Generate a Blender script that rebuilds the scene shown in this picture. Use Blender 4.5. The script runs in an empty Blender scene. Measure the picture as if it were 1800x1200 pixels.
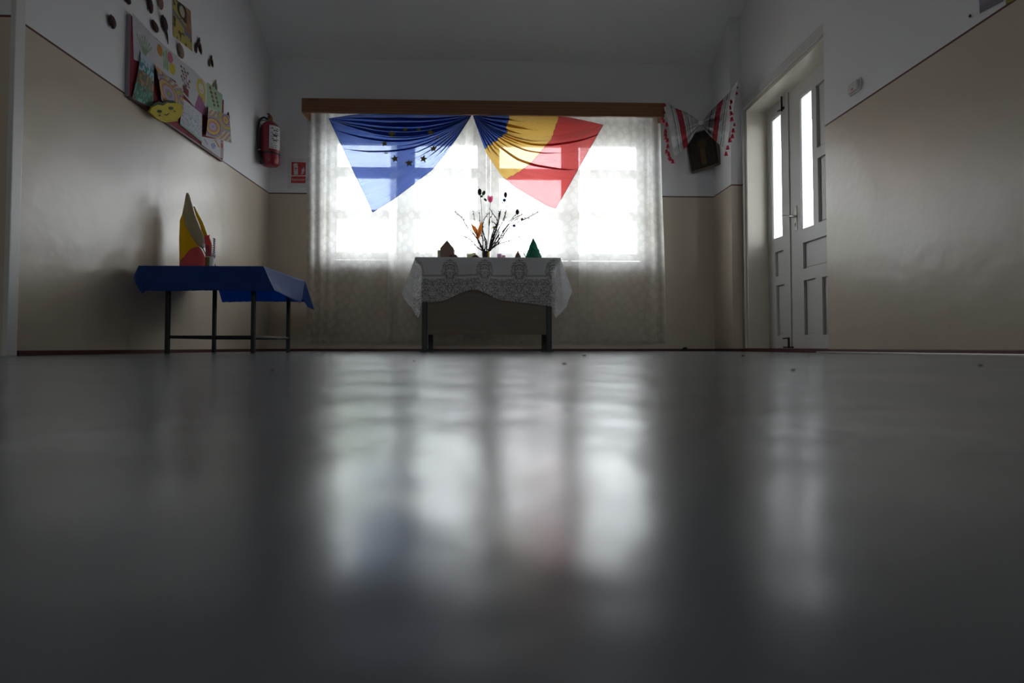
import bpy, bmesh, math, random
from mathutils import Vector, Matrix, noise as mnoise
sc = bpy.context.scene
COL = sc.collection
random.seed(7)
PI = math.pi
# ------------------------------------------------------------------ camera
F = 1040.0; YAW = 35/1040; PIT = math.radians(1.8); H = .037
CY = 610 - F*math.tan(PIT)
cd = bpy.data.cameras.new('camera'); cam = bpy.data.objects.new('camera', cd); COL.objects.link(cam)
cam.location = (0, 0, H); cam.rotation_euler = (PI/2+PIT, 0, -YAW)
cd.sensor_width = 36; cd.lens = 36*F/1800; cd.shift_y = (CY-600)/1800
cd.clip_start = .01; cd.clip_end = 200
cd.dof.use_dof = True; cd.dof.focus_distance = 4.9; cd.dof.aperture_fstop = 3.2
sc.camera = cam
# ------------------------------------------------------------------ light
SKY = 11.0
w = bpy.data.worlds.new('overcast'); sc.world = w; w.use_nodes = True
bg = w.node_tree.nodes['Background']
bg.inputs[0].default_value = (.93, .965, 1, 1); bg.inputs[1].default_value = SKY
def portal(name, loc, rot, sx, sy):
    l = bpy.data.lights.new(name, 'AREA'); l.shape = 'RECTANGLE'; l.size = sx; l.size_y = sy
    l.energy = 1; l.cycles.is_portal = True
    o = bpy.data.objects.new(name, l); COL.objects.link(o); o.location = loc; o.rotation_euler = rot
portal('window_portal', (.03, 5.93, 1.5), (-PI/2, 0, 0), 3.2, 1.45)
portal('fill_window_portal', (0, -6.32, 1.575), (PI/2, 0, 0), 1.8, .95)  # for the added fill window behind the camera
portal('door_portal', (2.52, 4.5, 1.6), (0, PI/2, 0), 1.2, 1.3)
sc.view_settings.view_transform = 'Standard'; sc.view_settings.look = 'None'
sc.view_settings.gamma = 1; sc.view_settings.use_curve_mapping = False
sc.view_settings.exposure = 0.06
sc.cycles.transparent_max_bounces = 24
sc.cycles.max_bounces = 10; sc.cycles.diffuse_bounces = 6; sc.cycles.transmission_bounces = 8
sc.cycles.sample_clamp_indirect = 6

# ------------------------------------------------------------------ photograph ray to a plane of the room
def P(px, py, x=None, y=None, z=None):
    a = (px-900)/F; b = -(py-CY)/F
    f = math.cos(PIT)-b*math.sin(PIT); u = b*math.cos(PIT)+math.sin(PIT)
    d = Vector((a*math.cos(YAW)+f*math.sin(YAW), -a*math.sin(YAW)+f*math.cos(YAW), u))
    t = x/d.x if x is not None else y/d.y if y is not None else (z-H)/d.z
    return Vector((0, 0, H))+d*t

# ------------------------------------------------------------------ materials
def lin(r, g, b): return tuple((c/255/12.92 if c/255 <= .04045 else ((c/255+.055)/1.055)**2.4) for c in (r, g, b))
def newmat(name):
    m = bpy.data.materials.new(name); m.use_nodes = True
    nt = m.node_tree; return m, nt, nt.nodes['Principled BSDF'], nt.nodes['Material Output']
def N(nt, t, **kw):
    n = nt.nodes.new(t)
    for k, v in kw.items():
        if k.startswith('i_'): n.inputs[k[2:].replace('_', ' ')].default_value = v
        else: setattr(n, k, v)
    return n
def mixc(nt, fac, a, b, blend='MIX'):
    n = nt.nodes.new('ShaderNodeMix'); n.data_type = 'RGBA'; n.blend_type = blend
    for s, v in ((0, fac), (6, a), (7, b)):
        if hasattr(v, 'is_linked'): nt.links.new(v, n.inputs[s])
        else: n.inputs[s].default_value = (*v, 1) if isinstance(v, tuple) and len(v) == 3 else v
    return n.outputs[2]
def math_(nt, op, a, b=None, c=None, clamp=False):
    n = nt.nodes.new('ShaderNodeMath'); n.operation = op; n.use_clamp = clamp
    for i, v in enumerate((a, b, c)):
        if v is None: continue
        if hasattr(v, 'is_linked'): nt.links.new(v, n.inputs[i])
        else: n.inputs[i].default_value = v
    return n.outputs[0]
def noise(nt, scale, detail=3, rough=.5, vec=None, dim='3D'):
    n = nt.nodes.new('ShaderNodeTexNoise'); n.inputs['Scale'].default_value = scale
    n.inputs['Detail'].default_value = detail; n.inputs['Roughness'].default_value = rough
    if vec is not None: nt.links.new(vec, n.inputs['Vector'])
    return n.outputs[0]
def objco(nt, scale=None):
    c = nt.nodes.new('ShaderNodeTexCoord').outputs['Object']
    if scale:
        mp = nt.nodes.new('ShaderNodeMapping'); mp.inputs['Scale'].default_value = scale
        nt.links.new(c, mp.inputs[0]); return mp.outputs[0]
    return c
def bump(nt, b, h, strength=.2, dist=.01, prev=None):
    n = nt.nodes.new('ShaderNodeBump'); n.inputs['Strength'].default_value = strength; n.inputs['Distance'].default_value = dist
    nt.links.new(h, n.inputs['Height'])
    if prev is not None: nt.links.new(prev, n.inputs['Normal'])
    if b is not None: nt.links.new(n.outputs[0], b.inputs['Normal'])
    return n.outputs[0]
def mat(name, col, rough=.6, metal=0, var=.12, vs=8, bs=0, bscale=40, spec=.5, stretch=None):
    m, nt, b, o = newmat(name)
    co = objco(nt, stretch)
    f = noise(nt, vs, 4, .6, co)
    dark = tuple(c*(1-var) for c in col); light = tuple(min(1, c*(1+var)) for c in col)
    nt.links.new(mixc(nt, f, dark, light), b.inputs['Base Color'])
    b.inputs['Roughness'].default_value = rough; b.inputs['Metallic'].default_value = metal
    b.inputs['Specular IOR Level'].default_value = spec
    if bs: bump(nt, b, noise(nt, bscale, 4, .6, co), bs, .004)
    return m
DADO = 1.475
def wall_mat(name):
    m, nt, b, o = newmat(name)
    co = objco(nt); sep = nt.nodes.new('ShaderNodeSeparateXYZ'); nt.links.new(co, sep.inputs[0])
    z = sep.outputs[2]
    up = math_(nt, 'GREATER_THAN', z, DADO)
    ln = math_(nt, 'LESS_THAN', math_(nt, 'ABSOLUTE', math_(nt, 'SUBTRACT', z, DADO)), .0055)
    n1 = noise(nt, 1.3, 5, .6, co)
    cream = mixc(nt, n1, (.46, .395, .31), (.56, .485, .385))
    scuff = math_(nt, 'MULTIPLY', math_(nt, 'GREATER_THAN', noise(nt, 9, 6, .7, co), .69), .35)
    cream = mixc(nt, scuff, cream, (.42, .38, .31))
    white = mixc(nt, n1, (.66, .665, .685), (.73, .73, .745))
    c = mixc(nt, up, cream, white); c = mixc(nt, ln, c, (.10, .03, .025))
    nt.links.new(c, b.inputs['Base Color'])
    nt.links.new(math_(nt, 'MULTIPLY_ADD', up, .50, .32), b.inputs['Roughness'])
    b1 = bump(nt, None, noise(nt, 1.7, 4, .6, co), .24, .05)
    bump(nt, b, noise(nt, 16, 6, .65, co), .12, .006, b1)
    return m
M = {}
M['wall'] = wall_mat('painted_plaster')
M['ceil'] = mat('ceiling_paint', (.78, .785, .80), .85, var=.04, vs=2, bs=.15, bscale=20)
def floor_mat():
    m, nt, b, o = newmat('floor_paint')
    co = objco(nt)
    f = noise(nt, 2.2, 6, .65, co)
    c = mixc(nt, f, (.12, .14, .162), (.195, .22, .242))
    spots = math_(nt, 'GREATER_THAN', noise(nt, 30, 3, .6, co), .74)
    c = mixc(nt, math_(nt, 'MULTIPLY', spots, .5), c, (.07, .075, .08))
    nt.links.new(c, b.inputs['Base Color'])
    nt.links.new(math_(nt, 'MULTIPLY_ADD', noise(nt, 5, 5, .7, co), .22, .12), b.inputs['Roughness'])
    b.inputs['Specular IOR Level'].default_value = .22
    b1 = bump(nt, None, noise(nt, 7, 4, .55, co), .22, .02)
    bump(nt, b, noise(nt, 60, 5, .6, objco(nt, (1, .35, 1))), .06, .002, b1)
    return m
M['floor'] = floor_mat()
M['maroon'] = mat('maroon_paint', (.075, .012, .014), .45, var=.3, vs=20, bs=.2)
M['white_paint'] = mat('white_oil_paint', (.56, .56, .54), .38, var=.05, vs=5, bs=.15, bscale=30)
M['sash_paint'] = mat('sash_paint', (.80, .80, .78), .4, var=.04, vs=5)
M['reveal'] = mat('reveal_paint', (.60, .56, .48), .35, var=.05, vs=3, bs=.2)
M['metal_dark'] = mat('dark_metal', (.02, .021, .02), .45, .4, var=.3, vs=30)
M['steel'] = mat('worn_steel', (.35, .34, .32), .35, 1, var=.2, vs=30)
M['brass'] = mat('gold_paint', (.42, .28, .08), .35, .8)
M['red_paint'] = mat('red_enamel', (.19, .006, .018), .28, var=.1, vs=12)
M['black'] = mat('black_rubber', (.012, .012, .013), .5)
M['paper'] = mat('white_paper', (.62, .62, .63), .8, var=.04)
M['sign_red'] = mat('sign_red', (.50, .05, .05), .35, var=.03)
M['wood_dark'] = mat('desk_board', (.15, .105, .07), .5, var=.35, vs=3, stretch=(1, 1, 14), bs=.1)
def wood(name, c1, c2, sx=(1.5, 14, 22), rough=.4):
    m, nt, b, o = newmat(name)
    co = objco(nt, sx)
    wv = N(nt, 'ShaderNodeTexWave', bands_direction='Z'); wv.inputs['Scale'].default_value = .5; wv.inputs['Distortion'].default_value = 7; wv.inputs['Detail'].default_value = 4
    nt.links.new(co, wv.inputs[0])
    kn = N(nt, 'ShaderNodeTexVoronoi'); kn.inputs['Scale'].default_value = 1.0; nt.links.new(objco(nt, (1.8, 3, 6)), kn.inputs[0])
    c = mixc(nt, wv.outputs[1], c1, c2)
    knot = math_(nt, 'LESS_THAN', kn.outputs[0], .16)
    c = mixc(nt, math_(nt, 'MULTIPLY', knot, .8), c, tuple(v*.45 for v in c1))
    nt.links.new(c, b.inputs['Base Color']); b.inputs['Roughness'].default_value = rough
    bump(nt, b, wv.outputs[1], .1, .002)
    return m
M['pelmet'] = wood('varnished_pine', (.15, .062, .022), (.20, .085, .030))
def attr_mat(name, rough=.8, transl=0, bs=0):
    m, nt, b, o = newmat(name)
    a = N(nt, 'ShaderNodeAttribute', attribute_name='Col')
    nt.links.new(a.outputs[0], b.inputs['Base Color']); b.inputs['Roughness'].default_value = rough
    if bs: bump(nt, b, noise(nt, 300, 2, .5, objco(nt)), bs, .002)
    if transl:
        t = N(nt, 'ShaderNodeBsdfTranslucent'); nt.links.new(a.outputs[0], t.inputs[0])
        x = N(nt, 'ShaderNodeMixShader'); x.inputs[0].default_value = transl
        nt.links.new(b.outputs[0], x.inputs[1]); nt.links.new(t.outputs[0], x.inputs[2]); nt.links.new(x.outputs[0], o.inputs[0])
    return m
M['drawn'] = attr_mat('drawn_paper')
M['woven'] = attr_mat('woven_cloth', .9, .2, .5)
def translucent(name, col, transl=.5, rough=.8, tcol=None, hole=None, bs=0, bscale=200):
    """cloth or paper: diffuse + translucent, with `hole` = share of light passing straight between the threads"""
    m, nt, b, o = newmat(name)
    f = noise(nt, 9, 4, .6, objco(nt)); c = mixc(nt, f, tuple(v*.9 for v in col), tuple(min(1, v*1.06) for v in col))
    nt.links.new(c, b.inputs['Base Color']); b.inputs['Roughness'].default_value = rough; b.inputs['Specular IOR Level'].default_value = .2
    t = N(nt, 'ShaderNodeBsdfTranslucent'); t.inputs[0].default_value = (*(tcol or col), 1)
    x = N(nt, 'ShaderNodeMixShader'); x.inputs[0].default_value = transl
    nt.links.new(b.outputs[0], x.inputs[1]); nt.links.new(t.outputs[0], x.inputs[2]); last = x.outputs[0]
    if hole:
        tp = N(nt, 'ShaderNodeBsdfTransparent'); tp.inputs[0].default_value = (*hole[1], 1)
        y = N(nt, 'ShaderNodeMixShader'); y.inputs[0].default_value = hole[0]
        nt.links.new(last, y.inputs[1]); nt.links.new(tp.outputs[0], y.inputs[2]); last = y.outputs[0]
    nt.links.new(last, o.inputs[0])
    if bs: bump(nt, b, noise(nt, bscale, 3, .6, objco(nt)), bs, .003)
    return m
M['flag_blue'] = translucent('blue_flag_cloth', (.010, .045, .34), .62, tcol=(.008, .044, .29), hole=(.155, (.62, .74, .95)))
M['flag_yellow'] = translucent('yellow_flag_cloth', (.55, .33, .03), .62, tcol=(.60, .36, .045), hole=(.155, (1, .92, .74)))
M['flag_red'] = translucent('red_flag_cloth', (.38, .012, .02), .62, tcol=(.46, .018, .018), hole=(.155, (1, .60, .62)))
M['star'] = translucent('gold_print', (.26, .22, .06), .25, tcol=(.3, .25, .05))
M['hem_red'] = translucent('red_hem', (.2, .01, .02), .2)
M['hem_blue'] = translucent('blue_hem', (.01, .02, .12), .2)
M['cloth_blue'] = translucent('blue_table_cloth', (.018, .062, .24), .34, tcol=(.012, .30, .85), bs=.5, bscale=60)
M['cloth_blue'].node_tree.nodes['Principled BSDF'].inputs['Sheen Weight'].default_value = .3
M['y_paper'] = translucent('yellow_paper', (.62, .47, .02), .4, tcol=(.7, .45, .02))
M['r_paper'] = translucent('red_paper', (.62, .15, .16), .4, tcol=(.8, .07, .07))
M['g_paper'] = translucent('grey_film', (.46, .42, .30), .45, bs=.6, bscale=30)
M['petal'] = translucent('pink_petal', (.62, .26, .40), .8, tcol=(.95, .5, .68), hole=(.05, (.9, .4, .6)))
M['leaf'] = translucent('green_leaf', (.06, .17, .03), .4)
M['orange'] = translucent('orange_petal', (.75, .36, .08), .5, tcol=(.95, .5, .15))
M['yleaf'] = translucent('yellow_leaf', (.4, .28, .02), .4)
M['bud'] = mat('dark_bud', (.035, .012, .025), .6)
M['bud_purple'] = mat('purple_bud', (.08, .03, .12), .6)
M['bud_red'] = mat('red_bud', (.15, .02, .02), .6)
M['twig'] = mat('twig_bark', (.028, .016, .014), .8, var=.4, vs=60)
M['brown_card'] = mat('brown_card', (.24, .15, .115), .8, var=.15, vs=30, bs=.3, bscale=120)
M['cone_brown'] = mat('brown_scales', (.042, .020, .014), .8, var=.4, vs=60, bs=.5, bscale=90)
M['soil'] = mat('red_brown_crumble', (.09, .03, .022), .9, var=.4, vs=80, bs=.8, bscale=100)
M['green_crepe'] = translucent('green_crepe', (.045, .23, .16), .3, tcol=(.05, .32, .21), bs=.9, bscale=90)
M['pale_green'] = translucent('pale_green_card', (.55, .58, .40), .45)
M['pale_pink'] = translucent('pale_pink_card', (.72, .50, .66), .5)
M['yellow_felt'] = mat('yellow_felt', (.42, .34, .015), .8, var=.05)
M['dark_green'] = mat('green_felt', (.02, .06, .015), .8)
M['board_red'] = mat('red_board_cloth', (.17, .004, .014), .8, var=.1)
M['wire_blue'] = mat('blue_chenille', (.01, .10, .24), .6)
M['purple'] = mat('purple_chenille', (.12, .01, .07), .6)
M['olive'] = mat('olive_label', (.17, .12, .02), .6)
M['red_reflection'] = mat('reflection_orange', (.55, .22, .12), .4)  # colour of the reflection painted on the light switch
M['tassel'] = mat('red_wool', (.30, .006, .025), .9, var=.2, vs=80)
M['leaf_green_out'] = translucent('tree_leaf', (.30, .42, .22), .5, tcol=(.45, .6, .3))
M['bark'] = mat('bark', (.12, .09, .06), .9)
M['grass'] = mat('grass', (.29, .29, .26), .95, var=.3, vs=.8)
M['concrete'] = mat('porch_concrete', (.25, .22, .26), .9)
def glass_mat(name, frosted=False):
    m, nt, b, o = newmat(name)
    tp = N(nt, 'ShaderNodeBsdfTransparent'); tp.inputs[0].default_value = (.97, .98, .98, 1)
    g = N(nt, 'ShaderNodeBsdfGlossy'); g.inputs['Roughness'].default_value = .02
    fr = N(nt, 'ShaderNodeFresnel'); fr.inputs[0].default_value = 1.3
    x = N(nt, 'ShaderNodeMixShader'); nt.links.new(math_(nt, 'MULTIPLY', fr.outputs[0], .5), x.inputs[0])
    nt.links.new(tp.outputs[0], x.inputs[1]); nt.links.new(g.outputs[0], x.inputs[2]); last = x.outputs[0]
    if frosted:
        v = N(nt, 'ShaderNodeTexVoronoi', feature='DISTANCE_TO_EDGE'); v.inputs['Scale'].default_value = 45; nt.links.new(objco(nt), v.inputs[0])
        fac = math_(nt, 'MULTIPLY_ADD', math_(nt, 'LESS_THAN', v.outputs[0], .12), .12, .08)
        t = N(nt, 'ShaderNodeBsdfTranslucent'); t.inputs[0].default_value = (.8, .78, .82, 1)
        y = N(nt, 'ShaderNodeMixShader'); nt.links.new(fac, y.inputs[0]); nt.links.new(last, y.inputs[1]); nt.links.new(t.outputs[0], y.inputs[2]); last = y.outputs[0]
    nt.links.new(last, o.inputs[0]); return m
M['glass'] = glass_mat('window_glass'); M['frosted'] = glass_mat('patterned_glass', True)
def lace_curtain_mat():
    m, nt, b, o = newmat('rose_lace_net')
    uv = N(nt, 'ShaderNodeUVMap').outputs[0]        # metres along the cloth
    # rosettes set in a half-drop grid
    def ring(scale, seed):
        v = N(nt, 'ShaderNodeTexVoronoi', voronoi_dimensions='2D'); v.inputs['Scale'].default_value = scale; v.inputs['Randomness'].default_value = .55
        mp = nt.nodes.new('ShaderNodeMapping'); mp.inputs['Location'].default_value = (seed, seed*.7, 0); mp.inputs['Rotation'].default_value = (0, 0, .62); nt.links.new(uv, mp.inputs[0])
        nt.links.new(mp.outputs[0], v.inputs[0]); return v.outputs[0]
    d = ring(13.5, 0)
    dd = math_(nt, 'ADD', d, math_(nt, 'MULTIPLY', noise(nt, 60, 3, .6, uv, ), .12))
    petals = math_(nt, 'GREATER_THAN', math_(nt, 'SINE', math_(nt, 'MULTIPLY', dd, 42)), .0)
    inside = math_(nt, 'LESS_THAN', d, .40)
    ros = math_(nt, 'MULTIPLY', petals, inside)
    dens = math_(nt, 'MULTIPLY_ADD', ros, .13, .46)
    wv = N(nt, 'ShaderNodeTexNoise'); wv.inputs['Scale'].default_value = 220; nt.links.new(uv, wv.inputs[0])
    dens = math_(nt, 'ADD', dens, math_(nt, 'MULTIPLY', math_(nt, 'SUBTRACT', wv.outputs[0], .5), .16))
    a = N(nt, 'ShaderNodeAttribute', attribute_name='hem')     # denser woven borders
    dens = math_(nt, 'ADD', dens, math_(nt, 'MULTIPLY', a.outputs['Fac'], .16), clamp=True)
    di = N(nt, 'ShaderNodeBsdfDiffuse'); di.inputs[0].default_value = (.82, .80, .75, 1)
    t = N(nt, 'ShaderNodeBsdfTranslucent'); t.inputs[0].default_value = (.86, .85, .83, 1)
    x = N(nt, 'ShaderNodeMixShader'); x.inputs[0].default_value = .86
    nt.links.new(di.outputs[0], x.inputs[1]); nt.links.new(t.outputs[0], x.inputs[2])
    tp = N(nt, 'ShaderNodeBsdfTransparent')
    y = N(nt, 'ShaderNodeMixShader'); nt.links.new(dens, y.inputs[0]); nt.links.new(tp.outputs[0], y.inputs[1]); nt.links.new(x.outputs[0], y.inputs[2])
    nt.links.new(y.outputs[0], o.inputs[0]); return m
M['curtain'] = lace_curtain_mat()
def lace_table_mat():
    """white damask cloth with openwork: uv = (x along the desk in m, drop below the top edge in m)"""
    m, nt, b, o = newmat('lace_table_cloth')
    uv = N(nt, 'ShaderNodeUVMap').outputs[0]; s = nt.nodes.new('ShaderNodeSeparateXYZ'); nt.links.new(uv, s.inputs[0])
    u, v = s.outputs[0], s.outputs[1]
    # medallions every .275 m, centred .125 below the edge
    mu = math_(nt, 'SUBTRACT', math_(nt, 'FRACT', math_(nt, 'DIVIDE', math_(nt, 'ADD', u, 20*.275+.1375), .275)), .5)
    mu = math_(nt, 'MULTIPLY', mu, .275)
    ex = math_(nt, 'DIVIDE', mu, .072); ey = math_(nt, 'DIVIDE', math_(nt, 'SUBTRACT', v, .115), .105)
    r = math_(nt, 'SQRT', math_(nt, 'ADD', math_(nt, 'MULTIPLY', ex, ex), math_(nt, 'MULTIPLY', ey, ey)))
    au = math_(nt, 'ABSOLUTE', mu)
    cmb = nt.nodes.new('ShaderNodeCombineXYZ'); nt.links.new(au, cmb.inputs[0]); nt.links.new(v, cmb.inputs[1])
    med = math_(nt, 'LESS_THAN', math_(nt, 'ADD', r, math_(nt, 'MULTIPLY', noise(nt, 50, 2, .5, cmb.outputs[0]), .35)), 1.15)
    low = math_(nt, 'GREATER_THAN', v, .175)
    zone = math_(nt, 'MAXIMUM', med, low)
    sc1 = nt.nodes.new('ShaderNodeTexNoise'); sc1.inputs['Scale'].default_value = 30; sc1.inputs['Detail'].default_value = 2; sc1.inputs['Distortion'].default_value = 1.6
    nt.links.new(cmb.outputs[0], sc1.inputs[0])
    lines = math_(nt, 'ABSOLUTE', math_(nt, 'SUBTRACT', sc1.outputs[0], .52))
    holes = math_(nt, 'GREATER_THAN', math_(nt, 'SINE', math_(nt, 'MULTIPLY', lines, 46)), .05)
    rung = math_(nt, 'LESS_THAN', math_(nt, 'ABSOLUTE', math_(nt, 'SUBTRACT', r, .55)), .03)
    holes = math_(nt, 'MAXIMUM', math_(nt, 'MULTIPLY', holes, zone), math_(nt, 'MULTIPLY', rung, 1))
    band = math_(nt, 'LESS_THAN', math_(nt, 'ABSOLUTE', math_(nt, 'SUBTRACT', v, .150)), .008)
    dots = math_(nt, 'GREATER_THAN', math_(nt, 'SINE', math_(nt, 'MULTIPLY', u, 800)), -.5)
    band = math_(nt, 'MULTIPLY', math_(nt, 'MULTIPLY', band, dots), math_(nt, 'SUBTRACT', 1, med))
    holes = math_(nt, 'MAXIMUM', holes, band)
    edge = math_(nt, 'GREATER_THAN', v, .012)
    holes = math_(nt, 'MULTIPLY', math_(nt, 'MULTIPLY', holes, edge), math_(nt, 'MULTIPLY_ADD', math_(nt, 'LESS_THAN', math_(nt, 'ABSOLUTE', u), .56), .40, .24))
    di = N(nt, 'ShaderNodeBsdfDiffuse'); di.inputs[0].default_value = (.86, .86, .88, 1)
    t = N(nt, 'ShaderNodeBsdfTranslucent'); t.inputs[0].default_value = (.8, .8, .82, 1)
    x = N(nt, 'ShaderNodeMixShader'); x.inputs[0].default_value = .35
    nt.links.new(di.outputs[0], x.inputs[1]); nt.links.new(t.outputs[0], x.inputs[2])
    tp = N(nt, 'ShaderNodeBsdfTransparent')
    y = N(nt, 'ShaderNodeMixShader'); nt.links.new(math_(nt, 'ADD', holes, .06), y.inputs[0]); nt.links.new(x.outputs[0], y.inputs[1]); nt.links.new(tp.outputs[0], y.inputs[2])
    nt.links.new(y.outputs[0], o.inputs[0]); return m
M['lace'] = lace_table_mat()

# ------------------------------------------------------------------ object helpers
def link(name, me, parent=None, mats=None, smooth=False):
    o = bpy.data.objects.new(name, me); COL.objects.link(o)
    for m in (mats or []): me.materials.append(M[m] if isinstance(m, str) else m)
    if smooth: me.shade_smooth()
    if parent is not None:
        o.parent = parent
        o.matrix_parent_inverse = parent_world(parent).inverted()
    return o
def parent_world(p):
    m = p.matrix_basis.copy()
    if p.parent: m = parent_world(p.parent) @ p.matrix_parent_inverse @ m
    return m
def obj(name, bm, m, parent=None, smooth=False):
    me = bpy.data.meshes.new(name); bmesh.ops.recalc_face_normals(bm, faces=bm.faces); bm.to_mesh(me); bm.free()
    return link(name, me, parent, m if isinstance(m, (list, tuple)) else [m], smooth)
def tag(o, label=None, cat=None, group=None, kind=None):
    for k, v in (('label', label), ('category', cat), ('group', group), ('kind', kind)):
        if v: o[k] = v
    return o
def thing(name, loc, label, cat, group=None, kind=None):
    o = bpy.data.objects.new(name, None); COL.objects.link(o); o.location = loc; o.empty_display_size = .05
    return tag(o, label, cat, group, kind)
def box(bm, x0, x1, y0, y1, z0, z1, bev=0):
    x0, x1 = sorted((x0, x1)); y0, y1 = sorted((y0, y1)); z0, z1 = sorted((z0, z1))
    r = bmesh.ops.create_cube(bm, size=1, matrix=Matrix.Translation(((x0+x1)/2, (y0+y1)/2, (z0+z1)/2)) @ Matrix.Diagonal((x1-x0, y1-y0, z1-z0, 1)))
    if bev:
        es = {e for v in r['verts'] for e in v.link_edges}
        bmesh.ops.bevel(bm, geom=list(es), offset=bev, segments=2, affect='EDGES', profile=.7)
    return bm
def nb(): return bmesh.new()
def lerp(a, b, t): return a+(b-a)*t
def tube(bm, pts, rad, seg=8, cap=True):
    pts = [Vector(p) for p in pts]; n = len(pts)
    if not hasattr(rad, '__len__'): rad = [rad]*n
    rings = []
    up = Vector((.13, .31, .94)).normalized()
    for i, p in enumerate(pts):
        d = (pts[min(i+1, n-1)]-pts[max(i-1, 0)]).normalized()
        a = d.cross(up)
        if a.length < .05: a = d.cross(Vector((1, 0, 0)))
        a.normalize(); b = d.cross(a)
        rings.append([bm.verts.new(p+(a*math.cos(2*PI*k/seg)+b*math.sin(2*PI*k/seg))*rad[i]) for k in range(seg)])
    for i in range(n-1):
        for k in range(seg):
            bm.faces.new((rings[i][k], rings[i][(k+1) % seg], rings[i+1][(k+1) % seg], rings[i+1][k]))
    if cap: bm.faces.new(rings[0][::-1]); bm.faces.new(rings[-1])
    return bm
def lathe(bm, c, prof, seg=24, ax=Vector((0, 0, 1))):
    """profile (radius, height) turned round the axis through c"""
    q = Vector((0, 0, 1)).rotation_difference(ax); c = Vector(c); rings = []
    for r, h in prof:
        rings.append([bm.verts.new(c+q @ Vector((r*math.cos(2*PI*k/seg), r*math.sin(2*PI*k/seg), h))) for k in range(seg)])
    for i in range(len(prof)-1):
        for k in range(seg):
            bm.faces.new((rings[i][k], rings[i][(k+1) % seg], rings[i+1][(k+1) % seg], rings[i+1][k]))
    bm.faces.new(rings[0][::-1]); bm.faces.new(rings[-1]); return bm
def ball(bm, c, r, scale=(1, 1, 1), sub=2, rot=None):
    mtx = Matrix.Translation(c) @ (rot.to_matrix().to_4x4() if rot else Matrix.Identity(4)) @ Matrix.Diagonal((*scale, 1))
    bmesh.ops.create_icosphere(bm, subdivisions=sub, radius=r, matrix=mtx); return bm
def grid_obj(name, fn, nu, nv, m, parent=None, uv=None, colour=None, attr=None, thick=0):
    """fn(u,v)->Vector, u,v in 0..1; uv(u,v)->(a,b); colour(u,v)->rgb; attr=(name, fn)"""
    vs = []; uvs = []; cs = []; at = []
    for j in range(nv+1):
        for i in range(nu+1):
            u, v = i/nu, j/nv; vs.append(fn(u, v))
            if uv: uvs.append(uv(u, v))
            if colour: cs.append(colour(u, v))
            if attr: at.append(attr[1](u, v))
    fs = [(j*(nu+1)+i, j*(nu+1)+i+1, (j+1)*(nu+1)+i+1, (j+1)*(nu+1)+i) for j in range(nv) for i in range(nu)]
    me = bpy.data.meshes.new(name); me.from_pydata(vs, [], fs)
    if uv:
        l = me.uv_layers.new(name='UVMap')
        for lp in me.loops: l.data[lp.index].uv = uvs[lp.vertex_index]
    if colour:
        a = me.color_attributes.new('Col', 'FLOAT_COLOR', 'POINT')
        for k, c in enumerate(cs): a.data[k].color = (c[0]*.82, c[1]*.82, c[2]*.82, 1)
    if attr:
        a = me.attributes.new(attr[0], 'FLOAT', 'POINT')
        for k, c in enumerate(at): a.data[k].value = c
    o = link(name, me, parent, [m], True)
    if thick:
        md = o.modifiers.new('thickness', 'SOLIDIFY'); md.thickness = thick; md.offset = 0
    return o
def interp(pts, t):
    """pts sorted by first value -> second, linear"""
    if t <= pts[0][0]: return pts[0][1]
    for (a, b), (c, d) in zip(pts, pts[1:]):
        if t <= c: return b+(d-b)*((t-a)/(c-a) if c > a else 0)
    return pts[-1][1]
def sil(name, left, right, depth, m, parent=None, rows=24, cols=10, thick=.0015, colour=None):
    """sheet bounded by two outlines [(py,px)...] ; depth(u,v)-> y of the room plane at that place"""
    y0, y1 = left[0][0], left[-1][0]
    def fn(u, v):
        py = y0+(y1-y0)*v; px = lerp(interp(left, py), interp(right, py), u)
        return P(px, py, y=depth(u, v))
    return grid_obj(name, fn, cols, rows, m, parent, thick=thick, colour=colour)

# ================================================================== the room
XL, YB, XR, XP, XN, XD = -2.085, 5.56, 2.12, 2.215, 2.165, 2.39
Y1, Y0, YR = 5.14, 3.74, -6.0          # pier edge, near edge of the door bay, far end of the hall behind the camera
ZC = 2.76; ZT = 3.5; YC = YB-(ZT-ZC)/.55
def struct(name, bm, m, parent=None, smooth=False): return tag(obj(name, bm, m, parent, smooth), kind='structure')
struct('floor', box(nb(), XL-.4, XD+.06, YR-.3, YB+.4, -.2, 0), 'floor')
# window opening
WX0, WX1 = P(570, 400, y=YB).x, P(1141, 400, y=YB).x
WZ0, WZ1 = P(800, 461, y=YB).z, P(860, 205, y=YB).z
print('window', WX0, WX1, WZ0, WZ1)
bm = nb(); T = .36
box(bm, XL-.35, XD+.06, YB, YB+T, -.2, WZ0); box(bm, XL-.35, XD+.06, YB, YB+T, WZ1, ZC+.6)
box(bm, XL-.35, WX0, YB, YB+T, WZ0, WZ1); box(bm, WX1, XD+.06, YB, YB+T, WZ0, WZ1)
struct('wall_back', bm, 'wall')
# left wall with a doorway near the camera
DL0, DL1 = 1.62, P(12, 400, x=XL).y
bm = nb(); box(bm, XL-.35, XL, DL1, YB, -.2, ZT+.2); box(bm, XL-.35, XL, YR, DL0, -.2, ZT+.2); box(bm, XL-.35, XL, DL0, DL1, 2.1, ZT+.2)
struct('wall_left', bm, 'wall')
bm = nb()
box(bm, XR, XD+.06, Y1, YB, 0, ZT+.2)
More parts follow.
